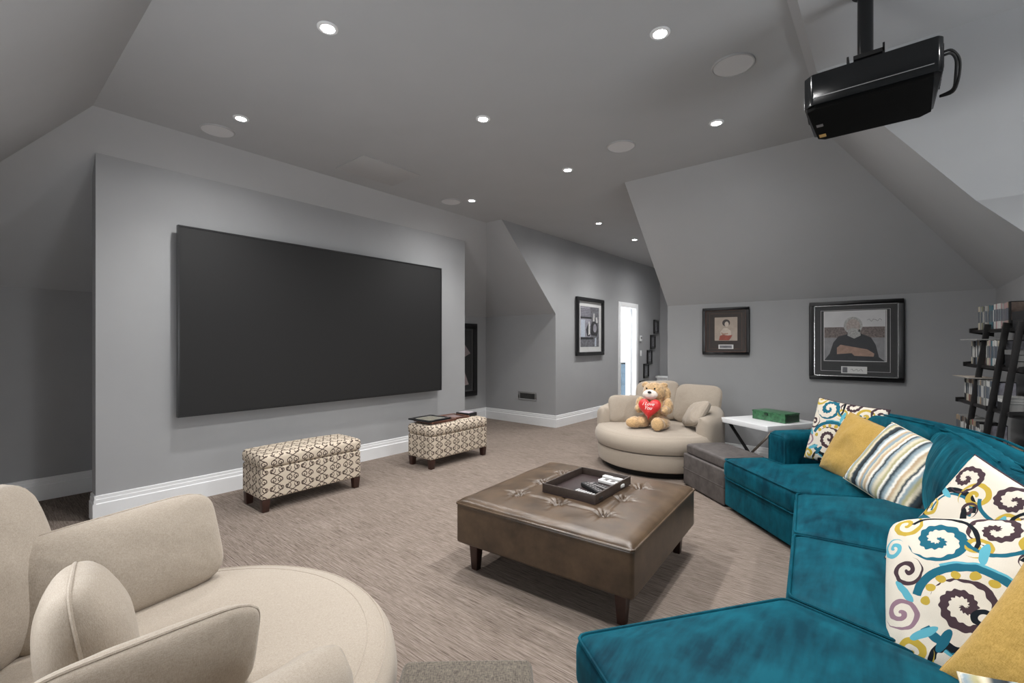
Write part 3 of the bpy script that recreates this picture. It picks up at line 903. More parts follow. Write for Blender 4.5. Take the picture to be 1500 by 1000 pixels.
# return-air vent in the recess side wall
t = thing('wall_vent', 'grey painted return vent low on the recess side wall', 'vent', (-4.63, YV, .46))
VM = simple('vent_paint', (.20, .20, .20), .6); VD = simple('vent_dark', (.05, .05, .05), .7)
g = Geo()
for x0, x1, z0, z1 in ((-.19, .19, .045, .07), (-.19, .19, -.07, -.045), (-.19, -.155, -.045, .045), (.155, .19, -.045, .045)): g.box(x0, x1, -.012, 0, z0, z1)
g.build('frame', VM, t, bevel=.002)
Geo().box(-.155, .155, -.003, -.001, -.045, .045).build('backing', VD, t)
for k in range(7): Geo().box(-.155, .155, -.010, -.004, -.038 + k * .0125, -.032 + k * .0125).build('slat', VD, t)

# white stair curb at the end of the hall
t = thing('stair_curb', 'white capped low stair curb at the hall end', 'railing', (-3.55, 9.95, 0))
Geo().box(-.45, .9, -.05, .05, 0, .56).build('panel', M['white'], t)
Geo().soft((.225, 0, .58), (1.4, .16, .045), .012, 2).build('cap', M['white'], t)
Geo().box(.02, .30, -.075, -.05, .46, .50).build('bracket', M['black'], t)


# ------------------------------------------------------------------ upholstered storage benches
t = thing('storage_bench', 'scroll-patterned storage bench with bare top, left of the pair under the screen', 'bench', (-3.98, 1.94, 0), 0, 'storage benches under the screen')
Geo().soft((0, 0, .2225), (.39, .87, .245), .018, 3, (6, 12, 4)).build('box', M['scroll'], t, uv='box')
Geo().soft((0, 0, .398), (.405, .885, .105), .036, 4, (6, 12, 2), crown=.02).build('lid', M['scroll'], t, uv='box')
for sx in (-1, 1):
    for sy in (-1, 1):
        Geo().add(*(lambda a, b2: ([(x * a, y * a, z) for z, a in ((0, .024), (.10, .032)) for x, y in ((-1, -1), (1, -1), (1, 1), (-1, 1))],
                                   [(3, 2, 1, 0), (4, 5, 6, 7), (0, 1, 5, 4), (1, 2, 6, 5), (2, 3, 7, 6), (3, 0, 4, 7)]))(0, 0),
                  mtx=Matrix.Translation((sx * .158, sy * .398, 0))).build('leg', M['darkwood'], t, bevel=.004)
dup(t, 'scroll-patterned storage bench carrying picture frames, right of the pair', (-3.91, 3.59, 0), 0, 'storage benches under the screen')
BZ = .4535 + .013
def lying(name, label, x, y, z, rz, w, h, th, mf, mp, board, tilt=0):
    t = thing(name, label, 'picture', (x, y, z), rz)
    t.rotation_euler = (tilt, 0, rz)
    g = Geo(); fw = .035
    for x0, x1, y0, y1 in ((-w / 2, w / 2, h / 2 - fw, h / 2), (-w / 2, w / 2, -h / 2, -h / 2 + fw), (-w / 2, -w / 2 + fw, -h / 2 + fw, h / 2 - fw), (w / 2 - fw, w / 2, -h / 2 + fw, h / 2 - fw)): g.box(x0, x1, y0, y1, 0, th)
    g.build('frame', mf, t, bevel=.003)
    Geo().box(-w / 2 + fw, w / 2 - fw, -h / 2 + fw, h / 2 - fw, .002, th * .55).build('backing', board, t)
    Geo().box(-w / 2 + fw + .015, w / 2 - fw - .015, -h / 2 + fw + .015, h / 2 - fw - .015, th * .55, th * .55 + .002).build('photo_print', mp, t)
    Geo().box(-w / 2 + fw, w / 2 - fw, -h / 2 + fw, h / 2 - fw, th * .8, th * .8 + .001).build('glass', M['glass'], t)
    return t
P_SEPIA = simple('print_sepia', (.42, .40, .31), .5, var=.5, nscale=22)
P_PINK = simple('print_pink', (.45, .28, .26), .5, var=.4, nscale=20)
lying('plaque_frame', 'brown wooden frame lying under the black frame on the bench', -3.93, 3.40, BZ, 0, .31, .36, .022, M['brownwood'], P_SEPIA, M['brownmat'])
lying('picture_frame', 'black picture frame lying face up on top of the brown frame', -3.95, 3.34, BZ + .023, .06, .33, .34, .016, M['black'], P_SEPIA, M['whitemat'])
lying('picture_frame', 'brown wooden frame with pink photo lying mid bench', -3.95, 3.70, BZ - .002, -.05, .28, .25, .022, M['brownwood'], P_PINK, M['brownmat'])
t = thing('keepsake_box', 'small black box with pale lid at the far end of the right bench', 'box', (-3.95, 3.91, BZ - .008), .1)
Geo().soft((0, 0, .022), (.20, .16, .044), .006, 2).build('box', M['black'], t)
Geo().box(-.08, .08, -.06, .06, .0435, .046).build('lid_print', simple('pale_lilac_card', (.5, .44, .48), .5), t)


# ------------------------------------------------------------------ tufted leather ottoman
OR = math.radians(4)
t = thing('tufted_ottoman', 'large square bronze leather ottoman with button-tufted top in the room centre', 'ottoman', (-1.47, 2.44, 0), OR)
A = .54
Geo().soft((0, 0, .283), (2 * A, 2 * A, .236), .02, 3, (10, 10, 3)).build('body', M['leather'], t)
V, F = [], []
N = 150
tufts = [(i * .275, j * .275) for i in (-1, 0, 1) for j in (-1, 0, 1)]
for j in range(N + 1):
    for i in range(N + 1):
        x = -A + 2 * A * i / N; y = -A + 2 * A * j / N
        ex = min(1, (A - abs(x)) / .06); ey = min(1, (A - abs(y)) / .06)
        e = (1 - (1 - ex) ** 2) ** .5 * (1 - (1 - ey) ** 2) ** .5
        z = .030 * e + .018 * e * math.cos(x / A * PI / 2) * math.cos(y / A * PI / 2)
        for tx, ty in tufts:
            dx, dy = x - tx, y - ty; d = math.hypot(dx, dy)
            if d < .2:
                z -= .030 * math.exp(-(d / .038) ** 2)
                a = math.atan2(dy, dx)
                z += .0055 * math.exp(-((d - .035) / .03) ** 2) * math.cos(11 * a + tx * 9 + ty * 5)
        for k in (-1, 0, 1):
            if abs(x) < .42: z -= .006 * math.exp(-((y - k * .275) / .012) ** 2) * min(1, (.42 - abs(x)) / .1)
            if abs(y) < .42: z -= .006 * math.exp(-((x - k * .275) / .012) ** 2) * min(1, (.42 - abs(y)) / .1)
        z += .004 * mnoise.noise(Vector((x * 7, y * 7, 3)))
        V.append((x, y, .396 + max(z, -.002)))
for j in range(N):
    for i in range(N):
        a = j * (N + 1) + i; F.append((a, a + 1, a + N + 2, a + N + 1))
Geo().add(V, F).build('tufted_top', M['leather'], t)
for tx, ty in tufts: Geo().ball((tx, ty, .4130), (.012, .012, .006), 12).build('button', M['leather'], t)
q = A + .001
Geo().tube([(-q + .01, -q, .398), (q - .01, -q, .398), (q, -q + .01, .398), (q, q - .01, .398), (q - .01, q, .398), (-q + .01, q, .398), (-q, q - .01, .398), (-q, -q + .01, .398)], .006, 8, closed=True).build('piping', M['leather'], t)
for sx in (-1, 1):
    for sy in (-1, 1):
        V = [(x * a, y * a, z) for z, a in ((0, .020), (.175, .031)) for x, y in ((-1, -1), (1, -1), (1, 1), (-1, 1))]
        Geo().add(V, [(3, 2, 1, 0), (4, 5, 6, 7), (0, 1, 5, 4), (1, 2, 6, 5), (2, 3, 7, 6), (3, 0, 4, 7)], mtx=Matrix.Translation((sx * .455, sy * .455, 0))).build('leg', M['darkwood'], t, bevel=.003)
TZ = .443
t = thing('serving_tray', 'dark brown leather tray holding remotes on the bronze ottoman', 'tray', (-1.44, 2.475, TZ), math.radians(1))
TM = simple('tray_leather', (.045, .032, .026), .4, var=.3, nscale=40)
TMI = simple('tray_lining', (.035, .024, .024), .35, var=.3, nscale=60)
TX, TY = .1775, .235
Geo().box(-TX, TX, -TY, TY, 0, .008).build('base', TMI, t)
for x0, x1, y0, y1 in ((-TX, TX, -TY, -TY + .010), (-TX, TX, TY - .010, TY), (-TX, -TX + .010, -TY + .010, TY - .010), (TX - .010, TX, -TY + .010, TY - .010)):
    Geo().box(x0, x1, y0, y1, .008, .052).build('side', TM, t, bevel=.002)
TP = TZ + .009
def remote(label, x, y, rz, w, l, th, mb, rows, cols, mbtn):
    t = thing('remote_control', label, 'remote', (x, y, TP), rz, 'remotes in the tray')
    Geo().soft((0, 0, th / 2), (w, l, th), min(.006, th * .45), 3).build('body', mb, t)
    for r in range(rows):
        for q in range(cols):
            Geo().box(-.5 * w * .7 + (q + .15) * w * .7 / cols, -.5 * w * .7 + (q + .85) * w * .7 / cols, -l * .42 + r * l * .84 / rows, -l * .42 + (r + .55) * l * .84 / rows, th - .001, th + .0022).build('button', mbtn, t)
remote('black remote with many white buttons, nearest the tray front edge', -1.355, 2.32, math.radians(80), .055, .20, .018, M['black'], 9, 3, M['greybtn'])
remote('thick plain black remote behind the white-buttoned one', -1.375, 2.42, math.radians(60), .046, .21, .026, M['black_matte'], 6, 2, M['greyplastic'])
remote('slim dark grey remote lying in the tray centre', -1.36, 2.50, math.radians(74), .042, .17, .016, M['greyplastic'], 6, 2, M['black'])
remote('white remote near the far right tray corner', -1.345, 2.60, math.radians(82), .05, .17, .022, M['paleplastic'], 3, 2, M['greyplastic'])
t = thing('game_pad', 'small pale plastic box beside the white remote in the tray', 'box', (-1.37, 2.67, TP), math.radians(84))
Geo().soft((0, 0, .014), (.035, .14, .028), .006, 3).build('body', M['paleplastic'], t)
Geo().box(-.006, .006, -.03, .0, .0275, .029).build('button', M['greyplastic'], t)


# ------------------------------------------------------------------ cushions
def outline(u, v, w, h, pinch):
    if pinch >= 0:
        return (w / 2 * u * (1 - pinch * (1 - v * v) * abs(u) ** 3), h / 2 * v * (1 - pinch * (1 - u * u) * abs(v) ** 3))
    k = -pinch                                   # full, round-cornered pillow
    return (w / 2 * u * (1 - k * abs(v) ** 7 * .5) , h / 2 * v * (1 - k * abs(u) ** 7 * .5))


def pillow_geo(w, h, th, N=36, pinch=.10, seed=0, wr=.006, pw=.42):
    V, F = [], []
    for sd in (1, -1):
        off = len(V)
        for j in range(N + 1):
            for i in range(N + 1):
                u = -math.cos(PI * i / N); v = -math.cos(PI * j / N)
                x, y = outline(u, v, w, h, pinch)
                f = max(0, (1 - u * u)) ** pw * max(0, (1 - v * v)) ** pw
                z = th / 2 * f
                z += wr * f * (mnoise.noise(Vector((x * 9 + seed, y * 9, sd * 3.0))) + .7 * mnoise.noise(Vector((x * 22 + seed, y * 7, sd * 5.0))))
                # gathers radiating from the corners
                cd = min(math.hypot(abs(x) - w / 2, abs(y) - h / 2) / (.35 * w), 1)
                ang = math.atan2(abs(y) - h / 2, abs(x) - w / 2)
                z += wr * .8 * f * (1 - cd) * math.cos(ang * 18 + seed)
                V.append((x, y, sd * z))
        for j in range(N):
            for i in range(N):
                a = off + j * (N + 1) + i
                q = (a, a + 1, a + N + 2, a + N + 1)
                F.append(q if sd > 0 else q[::-1])
    return V, F


def seam(w, h, pinch):
    pts = []
    n = 14
    for sx, sy, ax in ((1, -1, 0), (1, 1, 1), (-1, 1, 0), (-1, -1, 1)):
        for k in range(n):
            s = -1 + 2 * k / n
            if ax == 0: u, v = (s, -1) if sy < 0 else (-s, 1)
            else: u, v = (1, s) if sx > 0 else (-1, -s)
            pts.append((*outline(u, v, w, h, pinch), 0))
    return pts


def pillow(label, mat, w, h, th, c, n, up=(0, 0, 1), roll=0, N=36, pinch=.055, seed=0, group=None, wr=.006, piping=None, pw=.38, bend=0):
    t = thing('throw_pillow', label, 'pillow', group=group)
    t.matrix_world = basis(c, n, up, math.radians(roll))
    V, F = pillow_geo(w, h, th, N, pinch, seed, wr, pw)
    if bend: V = [(x, y, z - bend * (y / h * 2) ** 2) for x, y, z in V]
    Geo().add(V, F).build('cover', mat, t, uv='xy')
    s = seam(w, h, pinch)
    if bend: s = [(x, y, z - bend * (y / h * 2) ** 2) for x, y, z in s]
    Geo().tube(s, .0045, 6, closed=True).build('seam_piping', piping or mat, t)
    return t


# ------------------------------------------------------------------ round cuddle chairs
def round_chair(label, c, facing, group):
    t = thing('cuddle_chair', label, 'chair', (c[0], c[1], 0), facing, group)    # local +X is the front
    Geo().lathe([(0, 0), (.56, 0), (.57, .02), (.57, .065), (0, .065)], 64).build('plinth', M['dust'], t)
    Geo().lathe([(0, .06), (.60, .06), (.632, .075), (.640, .10), (.648, .20), (.640, .238), (0, .24)], 72).build('base', M['chair'], t)
    prof = [(0, .24), (.60, .24), (.652, .250), (.670, .280), (.676, .33), (.668, .375), (.645, .408), (.60, .424), (.5, .434), (.3, .442), (0, .445)]
    sc = Geo().lathe(prof, 80).build('seat_cushion', M['chair'], t)
    Geo().tube([(.640 * math.cos(a), .640 * math.sin(a), .409) for a in [2 * PI * k / 80 for k in range(80)]], .0035, 6, closed=True).tube([(.585 * math.cos(a), .585 * math.sin(a), .4250) for a in [2 * PI * k / 80 for k in range(80)]], .0022, 6, closed=True).build('piping', M['chair'], sc)
    V, F = [], []
    na = 72; half = math.radians(112)
    np_ = 18
    for k in range(na + 1):
        a = -half + 2 * half * k / na
        d = half - abs(a)
        ee = min(1, d / .14); ee = (1 - (1 - ee) ** 2) ** .5
        rin, rout = .495, .678
        top = .605 + .115 * max(0, math.cos(a * .80)) ** 1.5
        mid = (rin + rout) / 2; hw = (rout - rin) / 2 * (.30 + .70 * ee)
        top = .43 + (top - .43) * (.90 + .10 * ee)
        z0 = .235
        rr = min(hw, .085)
        loop = []
        for q in range(np_):
            tt = q / (np_ - 1)
            if tt < .3: loop.append((mid + hw, z0 + (top - rr - z0) * tt / .3))
            elif tt > .7: loop.append((mid - hw, z0 + (top - rr - z0) * (1 - tt) / .3))
            else:
                an = (tt - .3) / .4 * PI
                loop.append((mid + hw * math.cos(an), top - rr + rr * math.sin(an)))
        ang = PI + a
        for r, z in loop: V.append((r * math.cos(ang), r * math.sin(ang), z))
    for k in range(na):
        for q in range(np_ - 1): F.append((k * np_ + q, (k + 1) * np_ + q, (k + 1) * np_ + q + 1, k * np_ + q + 1))
    F.append(tuple(range(np_ - 1, -1, -1))); F.append(tuple(na * np_ + q for q in range(np_)))
    Geo().add(V, F).build('wrap_back', M['chair'], t, auto=60)
    return t


CH1 = (-1.59, .33); CH2 = (-1.985, 4.92)
GC = 'round cream cuddle chairs'
round_chair('round cream swivel chair filling the lower left corner', CH1, math.radians(95), GC)
round_chair('round cream swivel chair with a teddy bear by the back wall', CH2, math.radians(268), GC)
CP = M['chairpillow']
GP = 'cream pillows on the near round chair'
pillow('long cream pillow lying along the far arm of the near round chair', CP, .60, .34, .15, (-2.02, .36, .585), (.93, .14, .32), roll=2, seed=1, group=GP, pinch=-.24)
pillow('cream pillow seen edge-on in the middle of the near round chair', CP, .30, .40, .20, (-1.61, .215, .545), (.16, .95, .16), seed=2, group=GP, pinch=-.24)
pillow('large cream back pillow at the left edge of the near round chair', CP, .62, .50, .20, (-1.93, -.02, .66), (.62, .72, .25), seed=3, group=GP, pinch=-.24)
pillow('shaded cream pillow standing beside the near arm of the near round chair', CP, .46, .27, .12, (-1.30, .27, .555), (-.95, .03, .28), seed=4, group=GP, pinch=-.24)
GP2 = 'cream pillows on the far round chair'
pillow('large cream back pillow behind the teddy bear, left one', CP, .52, .46, .16, (-2.14, 5.30, .66), (.05, -.95, .30), seed=5, group=GP2, roll=4, pinch=-.24)
pillow('large cream back pillow right of the teddy bear head', CP, .52, .44, .16, (-1.66, 5.25, .655), (-.12, -.95, .30), seed=6, group=GP2, pinch=-.24)
pillow('square cream pillow against the left arm of the far round chair', CP, .40, .32, .14, (-2.34, 4.90, .575), (.55, -.78, .25), seed=7, group=GP2, pinch=-.24)
pillow('crumpled cream pillow against the right arm of the far round chair', CP, .42, .28, .14, (-1.56, 4.90, .60), (-.75, -.45, .55), seed=8, group=GP2, pinch=-.24, wr=.018, roll=14)

# ------------------------------------------------------------------ teddy bear with heart
t = thing('teddy_bear', 'honey-coloured plush teddy bear holding a red heart on the far round chair', 'toy', (-1.93, 4.72, .442), math.radians(6))


def fused(name, g, mat, parent, voxel=.008, disp=.004):
    o = g.build(name, mat, None)
    md = o.modifiers.new('r', 'REMESH'); md.mode = 'VOXEL'; md.voxel_size = voxel
    sm = o.modifiers.new('s', 'SMOOTH'); sm.iterations = 6; sm.factor = .6
    dg = bpy.context.evaluated_depsgraph_get(); dg.update()
    me = bpy.data.meshes.new_from_object(o.evaluated_get(dg))
    o.modifiers.clear(); old = o.data; o.data = me; bpy.data.meshes.remove(old)
    for v in me.vertices:
        k = mnoise.noise(v.co * 38) + .8 * mnoise.noise(v.co * 85)
        v.co += v.normal * disp * k
    me.polygons.foreach_set('use_smooth', [True] * len(me.polygons))
    if not me.materials: me.materials.append(mat)
    o.parent = parent
    return o


g = Geo()
g.ball((0, .02, .165), (.125, .110, .165)).ball((0, 0, .375), (.125, .110, .105)).ball((0, 0, .29), (.09, .08, .06))
for sx in (-1, 1):
    g.ball((sx * .145, -.02, .235), (.055, .06, .085)).ball((sx * .135, -.09, .20), (.048, .075, .048))
    g.ball((sx * .10, -.07, .065), (.072, .13, .066))
g.ball((-.165, -.15, .060), (.075, .085, .062)).ball((.085, -.185, .068), (.070, .05, .070))
g.ball((.120, .02, .355), (.045, .035, .075)).ball((-.105, .02, .44), (.042, .03, .040)).ball((.09, .02, .45), (.045, .03, .03))
fused('body', g, M['bearfur'], t)
Geo().ball((-.02, -.095, .356), (.080, .052, .052)).build('muzzle', M['bearmuzzle'], t)
Geo().ball((-.012, -.150, .385), (.021, .012, .013), 14).build('nose', M['black'], t)
for sx in (-1, 1): Geo().ball((-.015 + sx * .042, -.098, .418), .0095, 12).build('eye', M['black_gloss'], t)
Geo().ball((.086, -.225, .070), (.060, .022, .064)).build('foot_pad', M['bearsole'], t)
Geo().ball((-.185, -.212, .062), (.058, .030, .048)).build('foot_pad', M['bearsole'], t)
# heart
V, F = [], []
NA, NR = 60, 12
pts = []
for k in range(NA):
    a = 2 * PI * k / NA
    pts.append((16 * math.sin(a) ** 3 / 17, (13 * math.cos(a) - 5 * math.cos(2 * a) - 2 * math.cos(3 * a) - math.cos(4 * a)) / 17))
HS = .128
for sd in (1, -1):
    off = len(V)
    V.append((0, 0, sd * .045))
    for r in range(1, NR + 1):
        q = r / NR
        for x, y in pts: V.append((x * HS * q, y * HS * q, sd * .045 * max(0, 1 - q ** 2.4) ** .55))
    for k in range(NA):
        k2 = (k + 1) % NA
        F.append((off, off + 1 + k, off + 1 + k2))
        for r in range(NR - 1):
            a = off + 1 + r * NA; F.append((a + k, a + NA + k, a + NA + k2, a + k2))
ht = Geo().add(V, F).build('heart', M['red'], t)
ht.matrix_local = basis((-.012, -.155, .225), (-.05, -.97, .24))


def text_obj(name, body, size, mat, parent, loc, shear=0, extr=.001, bow=None):
    cu = bpy.data.curves.new(name, 'FONT'); cu.body = body; cu.size = size; cu.extrude = extr; cu.shear = shear
    cu.align_x = 'CENTER'; cu.align_y = 'CENTER'; cu.space_line = .85
    o = bpy.data.objects.new(name, cu); COL.objects.link(o)
    dg = bpy.context.evaluated_depsgraph_get(); dg.update()
    me = bpy.data.meshes.new_from_object(o.evaluated_get(dg))
    bpy.data.objects.remove(o)
    if bow:
        for v in me.vertices: v.co.z += bow(v.co.x, v.co.y)
    me.materials.clear(); me.materials.append(mat)
    o = bpy.data.objects.new(name, me); COL.objects.link(o); o.parent = parent; o.location = loc
    return o


text_obj('heart_lettering', 'I Love\nYou', .050, simple('white_print', (.85, .75, .72), .5), ht, (0, .012, .0455), .35, bow=lambda x, y: -.9 * (x * x + y * y) * 1.2)


# ------------------------------------------------------------------ small cube / bench ottomans
def storage_ottoman(label, c, rz, mb, ml, group=None):
    t = thing('storage_ottoman', label, 'ottoman', (c[0], c[1], 0), rz, group)
    Geo().soft((0, 0, .155), (.62, .42, .29), .014, 3, (6, 4, 3)).build('box', mb, t)
    lid = Geo().soft((0, 0, .345), (.58, .385, .09), .022, 4, (6, 6, 2), crown=.012).build('lid', ml, t)
    g = Geo(); g.tube([(-.26, 0, .3925), (-.13, 0, .3985), (0, 0, .4005), (.13, 0, .3985), (.26, 0, .3925)], .0025, 6); g.build('seam', ml, lid)
    for z in (.16,):
        g = Geo(); g.tube([(-.311, -.211, z), (.311, -.211, z), (.311, .211, z), (-.311, .211, z)], .003, 6, closed=True); g.build('stitch_line', mb, t)
    for sx in (-1, 1):
        for sy in (-1, 1): Geo().box(sx * .26 - .025, sx * .26 + .025, sy * .16 - .025, sy * .16 + .025, 0, .012).build('foot', M['black_matte'], t)
    return t


storage_ottoman('dark grey leather storage ottoman between the far round chair and the sofa', (-1.14, 4.33), math.radians(-41), M['greyleather'], M['greyleather'])
storage_ottoman('grey tweed storage ottoman at the bottom edge beside the near round chair', (-.79, .758), math.radians(-49), M['tweed'], M['tweed'])

# ------------------------------------------------------------------ white side table with green box
t = thing('side_table', 'white side table on crossed metal legs behind the sofa arm', 'table', (-.92, 5.06, 0), math.radians(-31))
Geo().soft((0, 0, .56), (.55, .64, .05), .006, 2).build('tabletop', M['white'], t)
for y in (-.24, .24):
    Geo().bar((-.25, y, .535), (.25, y, .012), .028, .014).build('leg', M['black'], t)
    Geo().bar((.25, y + .02, .535), (-.25, y + .02, .012), .022, .014).build('leg', M['chrome'], t)
for x in (-.25, .25): Geo().bar((x, -.25, .012), (x, .27, .012), .024, .02).build('foot_rail', M['chrome'], t)
t = thing('green_box', 'green painted lidded box on the white side table', 'box', (-.86, 5.07, .586), math.radians(-26))
Geo().soft((0, 0, .04), (.34, .21, .078), .004, 2).build('box', M['green'], t)
Geo().box(-.173, .173, -.108, .108, .0765, .088).build('lid', M['green'], t, bevel=.003)
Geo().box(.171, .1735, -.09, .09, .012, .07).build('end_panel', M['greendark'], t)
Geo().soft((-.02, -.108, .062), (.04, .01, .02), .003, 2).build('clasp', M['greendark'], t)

# ------------------------------------------------------------------ teal sectional sofa
Fp = [Vector(p) for p in ((-1.05, 3.93), (-.46, 3.33), (-.375, 2.615), (-.30, 1.945), (-.79, 1.256))]


def nrm(a, b2):
    d = (b2 - a).normalized(); return Vector((-d.y, d.x))     # to the left of travel = towards the back


segn = [nrm(Fp[i], Fp[i + 1]) for i in range(4)]
mit = []
for i in range(5):
    if i == 0: mit.append(segn[0])
    elif i == 4: mit.append(segn[3])
    else:
        a, b2 = segn[i - 1], segn[i]; mit.append((a + b2) / (1 + a.dot(b2)))
DSC = [1.11, 1.08, 1.08, 1.30, 1.15]
def FP(i, d): return Fp[i] + mit[i] * d * DSC[i]


sofa = thing('sectional_sofa', 'teal velvet curved sectional sofa along the right side', 'sofa', (-.2, 2.7, 0))
SO = Vector((.2, -2.7))
def LP(p): return (p[0] + SO.x, p[1] + SO.y)


SEATD, BACKD = .72, .93
VEL = M['velvet']
def poly_cushion(name, poly, z0, z1, bev, crown, mat, parent, inset=.10):
    me = bpy.data.meshes.new(name)
    bm = bmesh.new()
    vs = [bm.verts.new((x, y, z0)) for x, y in poly]
    f = bm.faces.new(vs)
    r = bmesh.ops.extrude_face_region(bm, geom=[f])
    for v in r['geom']:
        if isinstance(v, bmesh.types.BMVert): v.co.z = z1
    bmesh.ops.recalc_face_normals(bm, faces=bm.faces)
    bmesh.ops.bevel(bm, geom=list(bm.edges), offset=bev, segments=5, profile=.55, affect='EDGES', clamp_overlap=True)
    top = max(bm.faces, key=lambda f: f.calc_center_median().z + f.calc_area() * .01)
    bmesh.ops.inset_individual(bm, faces=[top], thickness=inset, depth=0)
    for v in top.verts: v.co.z += crown
    r2 = bmesh.ops.inset_individual(bm, faces=[top], thickness=inset * .6, depth=0)
    for v in top.verts: v.co.z += crown * .35
    L = bm.loops.layers.uv.new('UVMap')
    for f in bm.faces:
        for l in f.loops: l[L].uv = (l.vert.co.x, l.vert.co.y)
    bm.to_mesh(me); bm.free()
    me.polygons.foreach_set('use_smooth', [True] * len(me.polygons))
    me.materials.append(mat)
    o = bpy.data.objects.new(name, me); COL.objects.link(o); o.parent = parent
    return o


ARMF, ARMW = .39, .21
NARMF, NARMW = .50, .10
e0 = (Fp[1] - Fp[0]).normalized(); e4 = (Fp[3] - Fp[4]).normalized()
seat_polys = []
g0 = .006
for i in range(4):
    if i == 0:
        a = Fp[0]; poly = [a, Fp[1], FP(1, SEATD), a + e0 * ARMW + segn[0] * SEATD, a + e0 * ARMW + segn[0] * ARMF, a + segn[0] * (ARMF - .01)]
    elif i == 3:
        a = Fp[4]; poly = [Fp[3], a, a + segn[3] * (NARMF - .01), a + e4 * NARMW + segn[3] * NARMF, a + e4 * NARMW + segn[3] * .80, FP(3, SEATD)]
    else: poly = [Fp[i], Fp[i + 1], FP(i + 1, SEATD), FP(i, SEATD)]
    seat_polys.append(poly)
for i, poly in enumerate(seat_polys):
    P = [LP(p) for p in poly]
    sc = poly_cushion('seat_cushion', P, .245, .412, .060, .028, VEL, sofa)
    # welt round the top edge
    for zz in (.403, .257):
        cen = Vector((sum(p[0] for p in P) / len(P), sum(p[1] for p in P) / len(P)))
        n = len(P); path = []
        for k in range(n):
            p = Vector(P[k]); pa = Vector(P[k - 1]); pb = Vector(P[(k + 1) % n])
            da = (pa - p).normalized(); db = (pb - p).normalized()
            ins = .012
            na_ = Vector((da.y, -da.x)); nb_ = Vector((-db.y, db.x))
            bis = (na_ + nb_); bis = bis / max(.3, 1 + na_.dot(nb_))
            q0 = p + bis * ins
            for s in (0, .33, .66, 1):
                path.append((1 - s) ** 2 * (q0 + da * .032) + 2 * s * (1 - s) * q0 + s * s * (q0 + db * .032))
        Geo().tube([(q.x, q.y, zz) for q in path], .0055, 6, closed=True).build('piping', VEL, sc)
# plinth base under the seats
for i in range(4):
    poly = [FP(i, .025), FP(i + 1, .025), FP(i + 1, BACKD - .03 if i < 3 else .68), FP(i, BACKD - .03 if i < 3 else .68)]
    Geo().prism([LP(p) for p in poly], .035, .246).build('base', VEL, sofa, bevel=.008)
# continuous back frame, swept round the outside
path = [Fp[0]]
for i in (1, 2):
    a = Fp[i] + (Fp[i - 1] - Fp[i]).normalized() * .16; c2 = Fp[i] + (Fp[i + 1] - Fp[i]).normalized() * .16
    for s in (0, .25, .5, .75, 1): path.append((1 - s) ** 2 * a + 2 * s * (1 - s) * Fp[i] + s * s * c2)
path.append(Fp[3] + (Fp[2] - Fp[3]) * .02)
def pds(i):
    y = path[i].y
    return 1 + .10 * max(0, min(1, (y - 2.9) / .8)) + .30 * max(0, min(1, (2.9 - y) / .9))
def path_norm(i):
    t = path[min(i + 1, len(path) - 1)] - path[max(i - 1, 0)]; t.normalize(); return Vector((-t.y, t.x))


prof = []
b0, b1, zb = BACKD - .17, BACKD, .838
for d, z in ((b1 - .01, .04), (b1, .2), (b1 + .005, .5), (b1, zb - .07), (b1 - .025, zb - .02), (b1 - .07, zb), (b0 + .06, zb - .002), (b0 + .015, zb - .03), (b0, zb - .08), (b0, .25), (b0, .04)): prof.append((d, z))
V, F = [], []
for i, p in enumerate(path):
    n = path_norm(i)
    for d, z in prof:
        q = p + n * (d + BACKD * (pds(i) - 1))
        V.append((*LP(q), z + (.012 * mnoise.noise(Vector((q.x * 3, q.y * 3, 0))) if z > .7 else 0)))
P_ = len(prof)
for i in range(len(path) - 1):
    for k in range(P_): F.append((i * P_ + k, (i + 1) * P_ + k, (i + 1) * P_ + (k + 1) % P_, i * P_ + (k + 1) % P_))
F.append(tuple(range(P_))); F.append(tuple((len(path) - 1) * P_ + k for k in range(P_ - 1, -1, -1)))
bf = Geo().add(V, F).build('back_frame', VEL, sofa, auto=50)
Geo().tube([(*LP(p + path_norm(i) * (b1 - .012 + BACKD * (pds(i) - 1))), zb - .012) for i, p in enumerate(path)], .006, 6).build('piping', VEL, bf)
Geo().tube([(*LP(p + path_norm(i) * (b0 + .02 + BACKD * (pds(i) - 1))), zb - .014) for i, p in enumerate(path)], .006, 6).build('piping', VEL, bf)
# arms at both ends
for a, e, n, aw, af, ae, ah in ((Fp[0], e0, segn[0], ARMW, ARMF, BACKD * 1.10, .63), (Fp[4], e4, segn[3], NARMW, NARMF, .80, .565)):
    c2 = a + e * (aw / 2 - .005) + n * ((af + ae) / 2)
    mtx = Matrix.Translation((*LP(c2), 0)) @ Matrix(((e.x, n.x, 0, 0), (e.y, n.y, 0, 0), (0, 0, 1, 0), (0, 0, 0, 1)))
    ar = Geo().soft((0, 0, (ah + .04) / 2), (aw, ae - af, ah - .04), min(.05, aw * .45), 4, (3, 4, 4), crown=.008, mtx=mtx).build('arm', VEL, sofa)
    y0 = -(ae - af) / 2 + .012; ah -= .02
    Geo().tube([(-aw / 2 + .012, y0, .06), (-aw / 2 + .012, y0, ah - .03), (-aw / 2 + .035, y0, ah), (aw / 2 - .035, y0, ah), (aw / 2 - .012, y0, ah - .03), (aw / 2 - .012, y0, .06)], .006, 6, mtx=mtx).build('piping', VEL, ar)
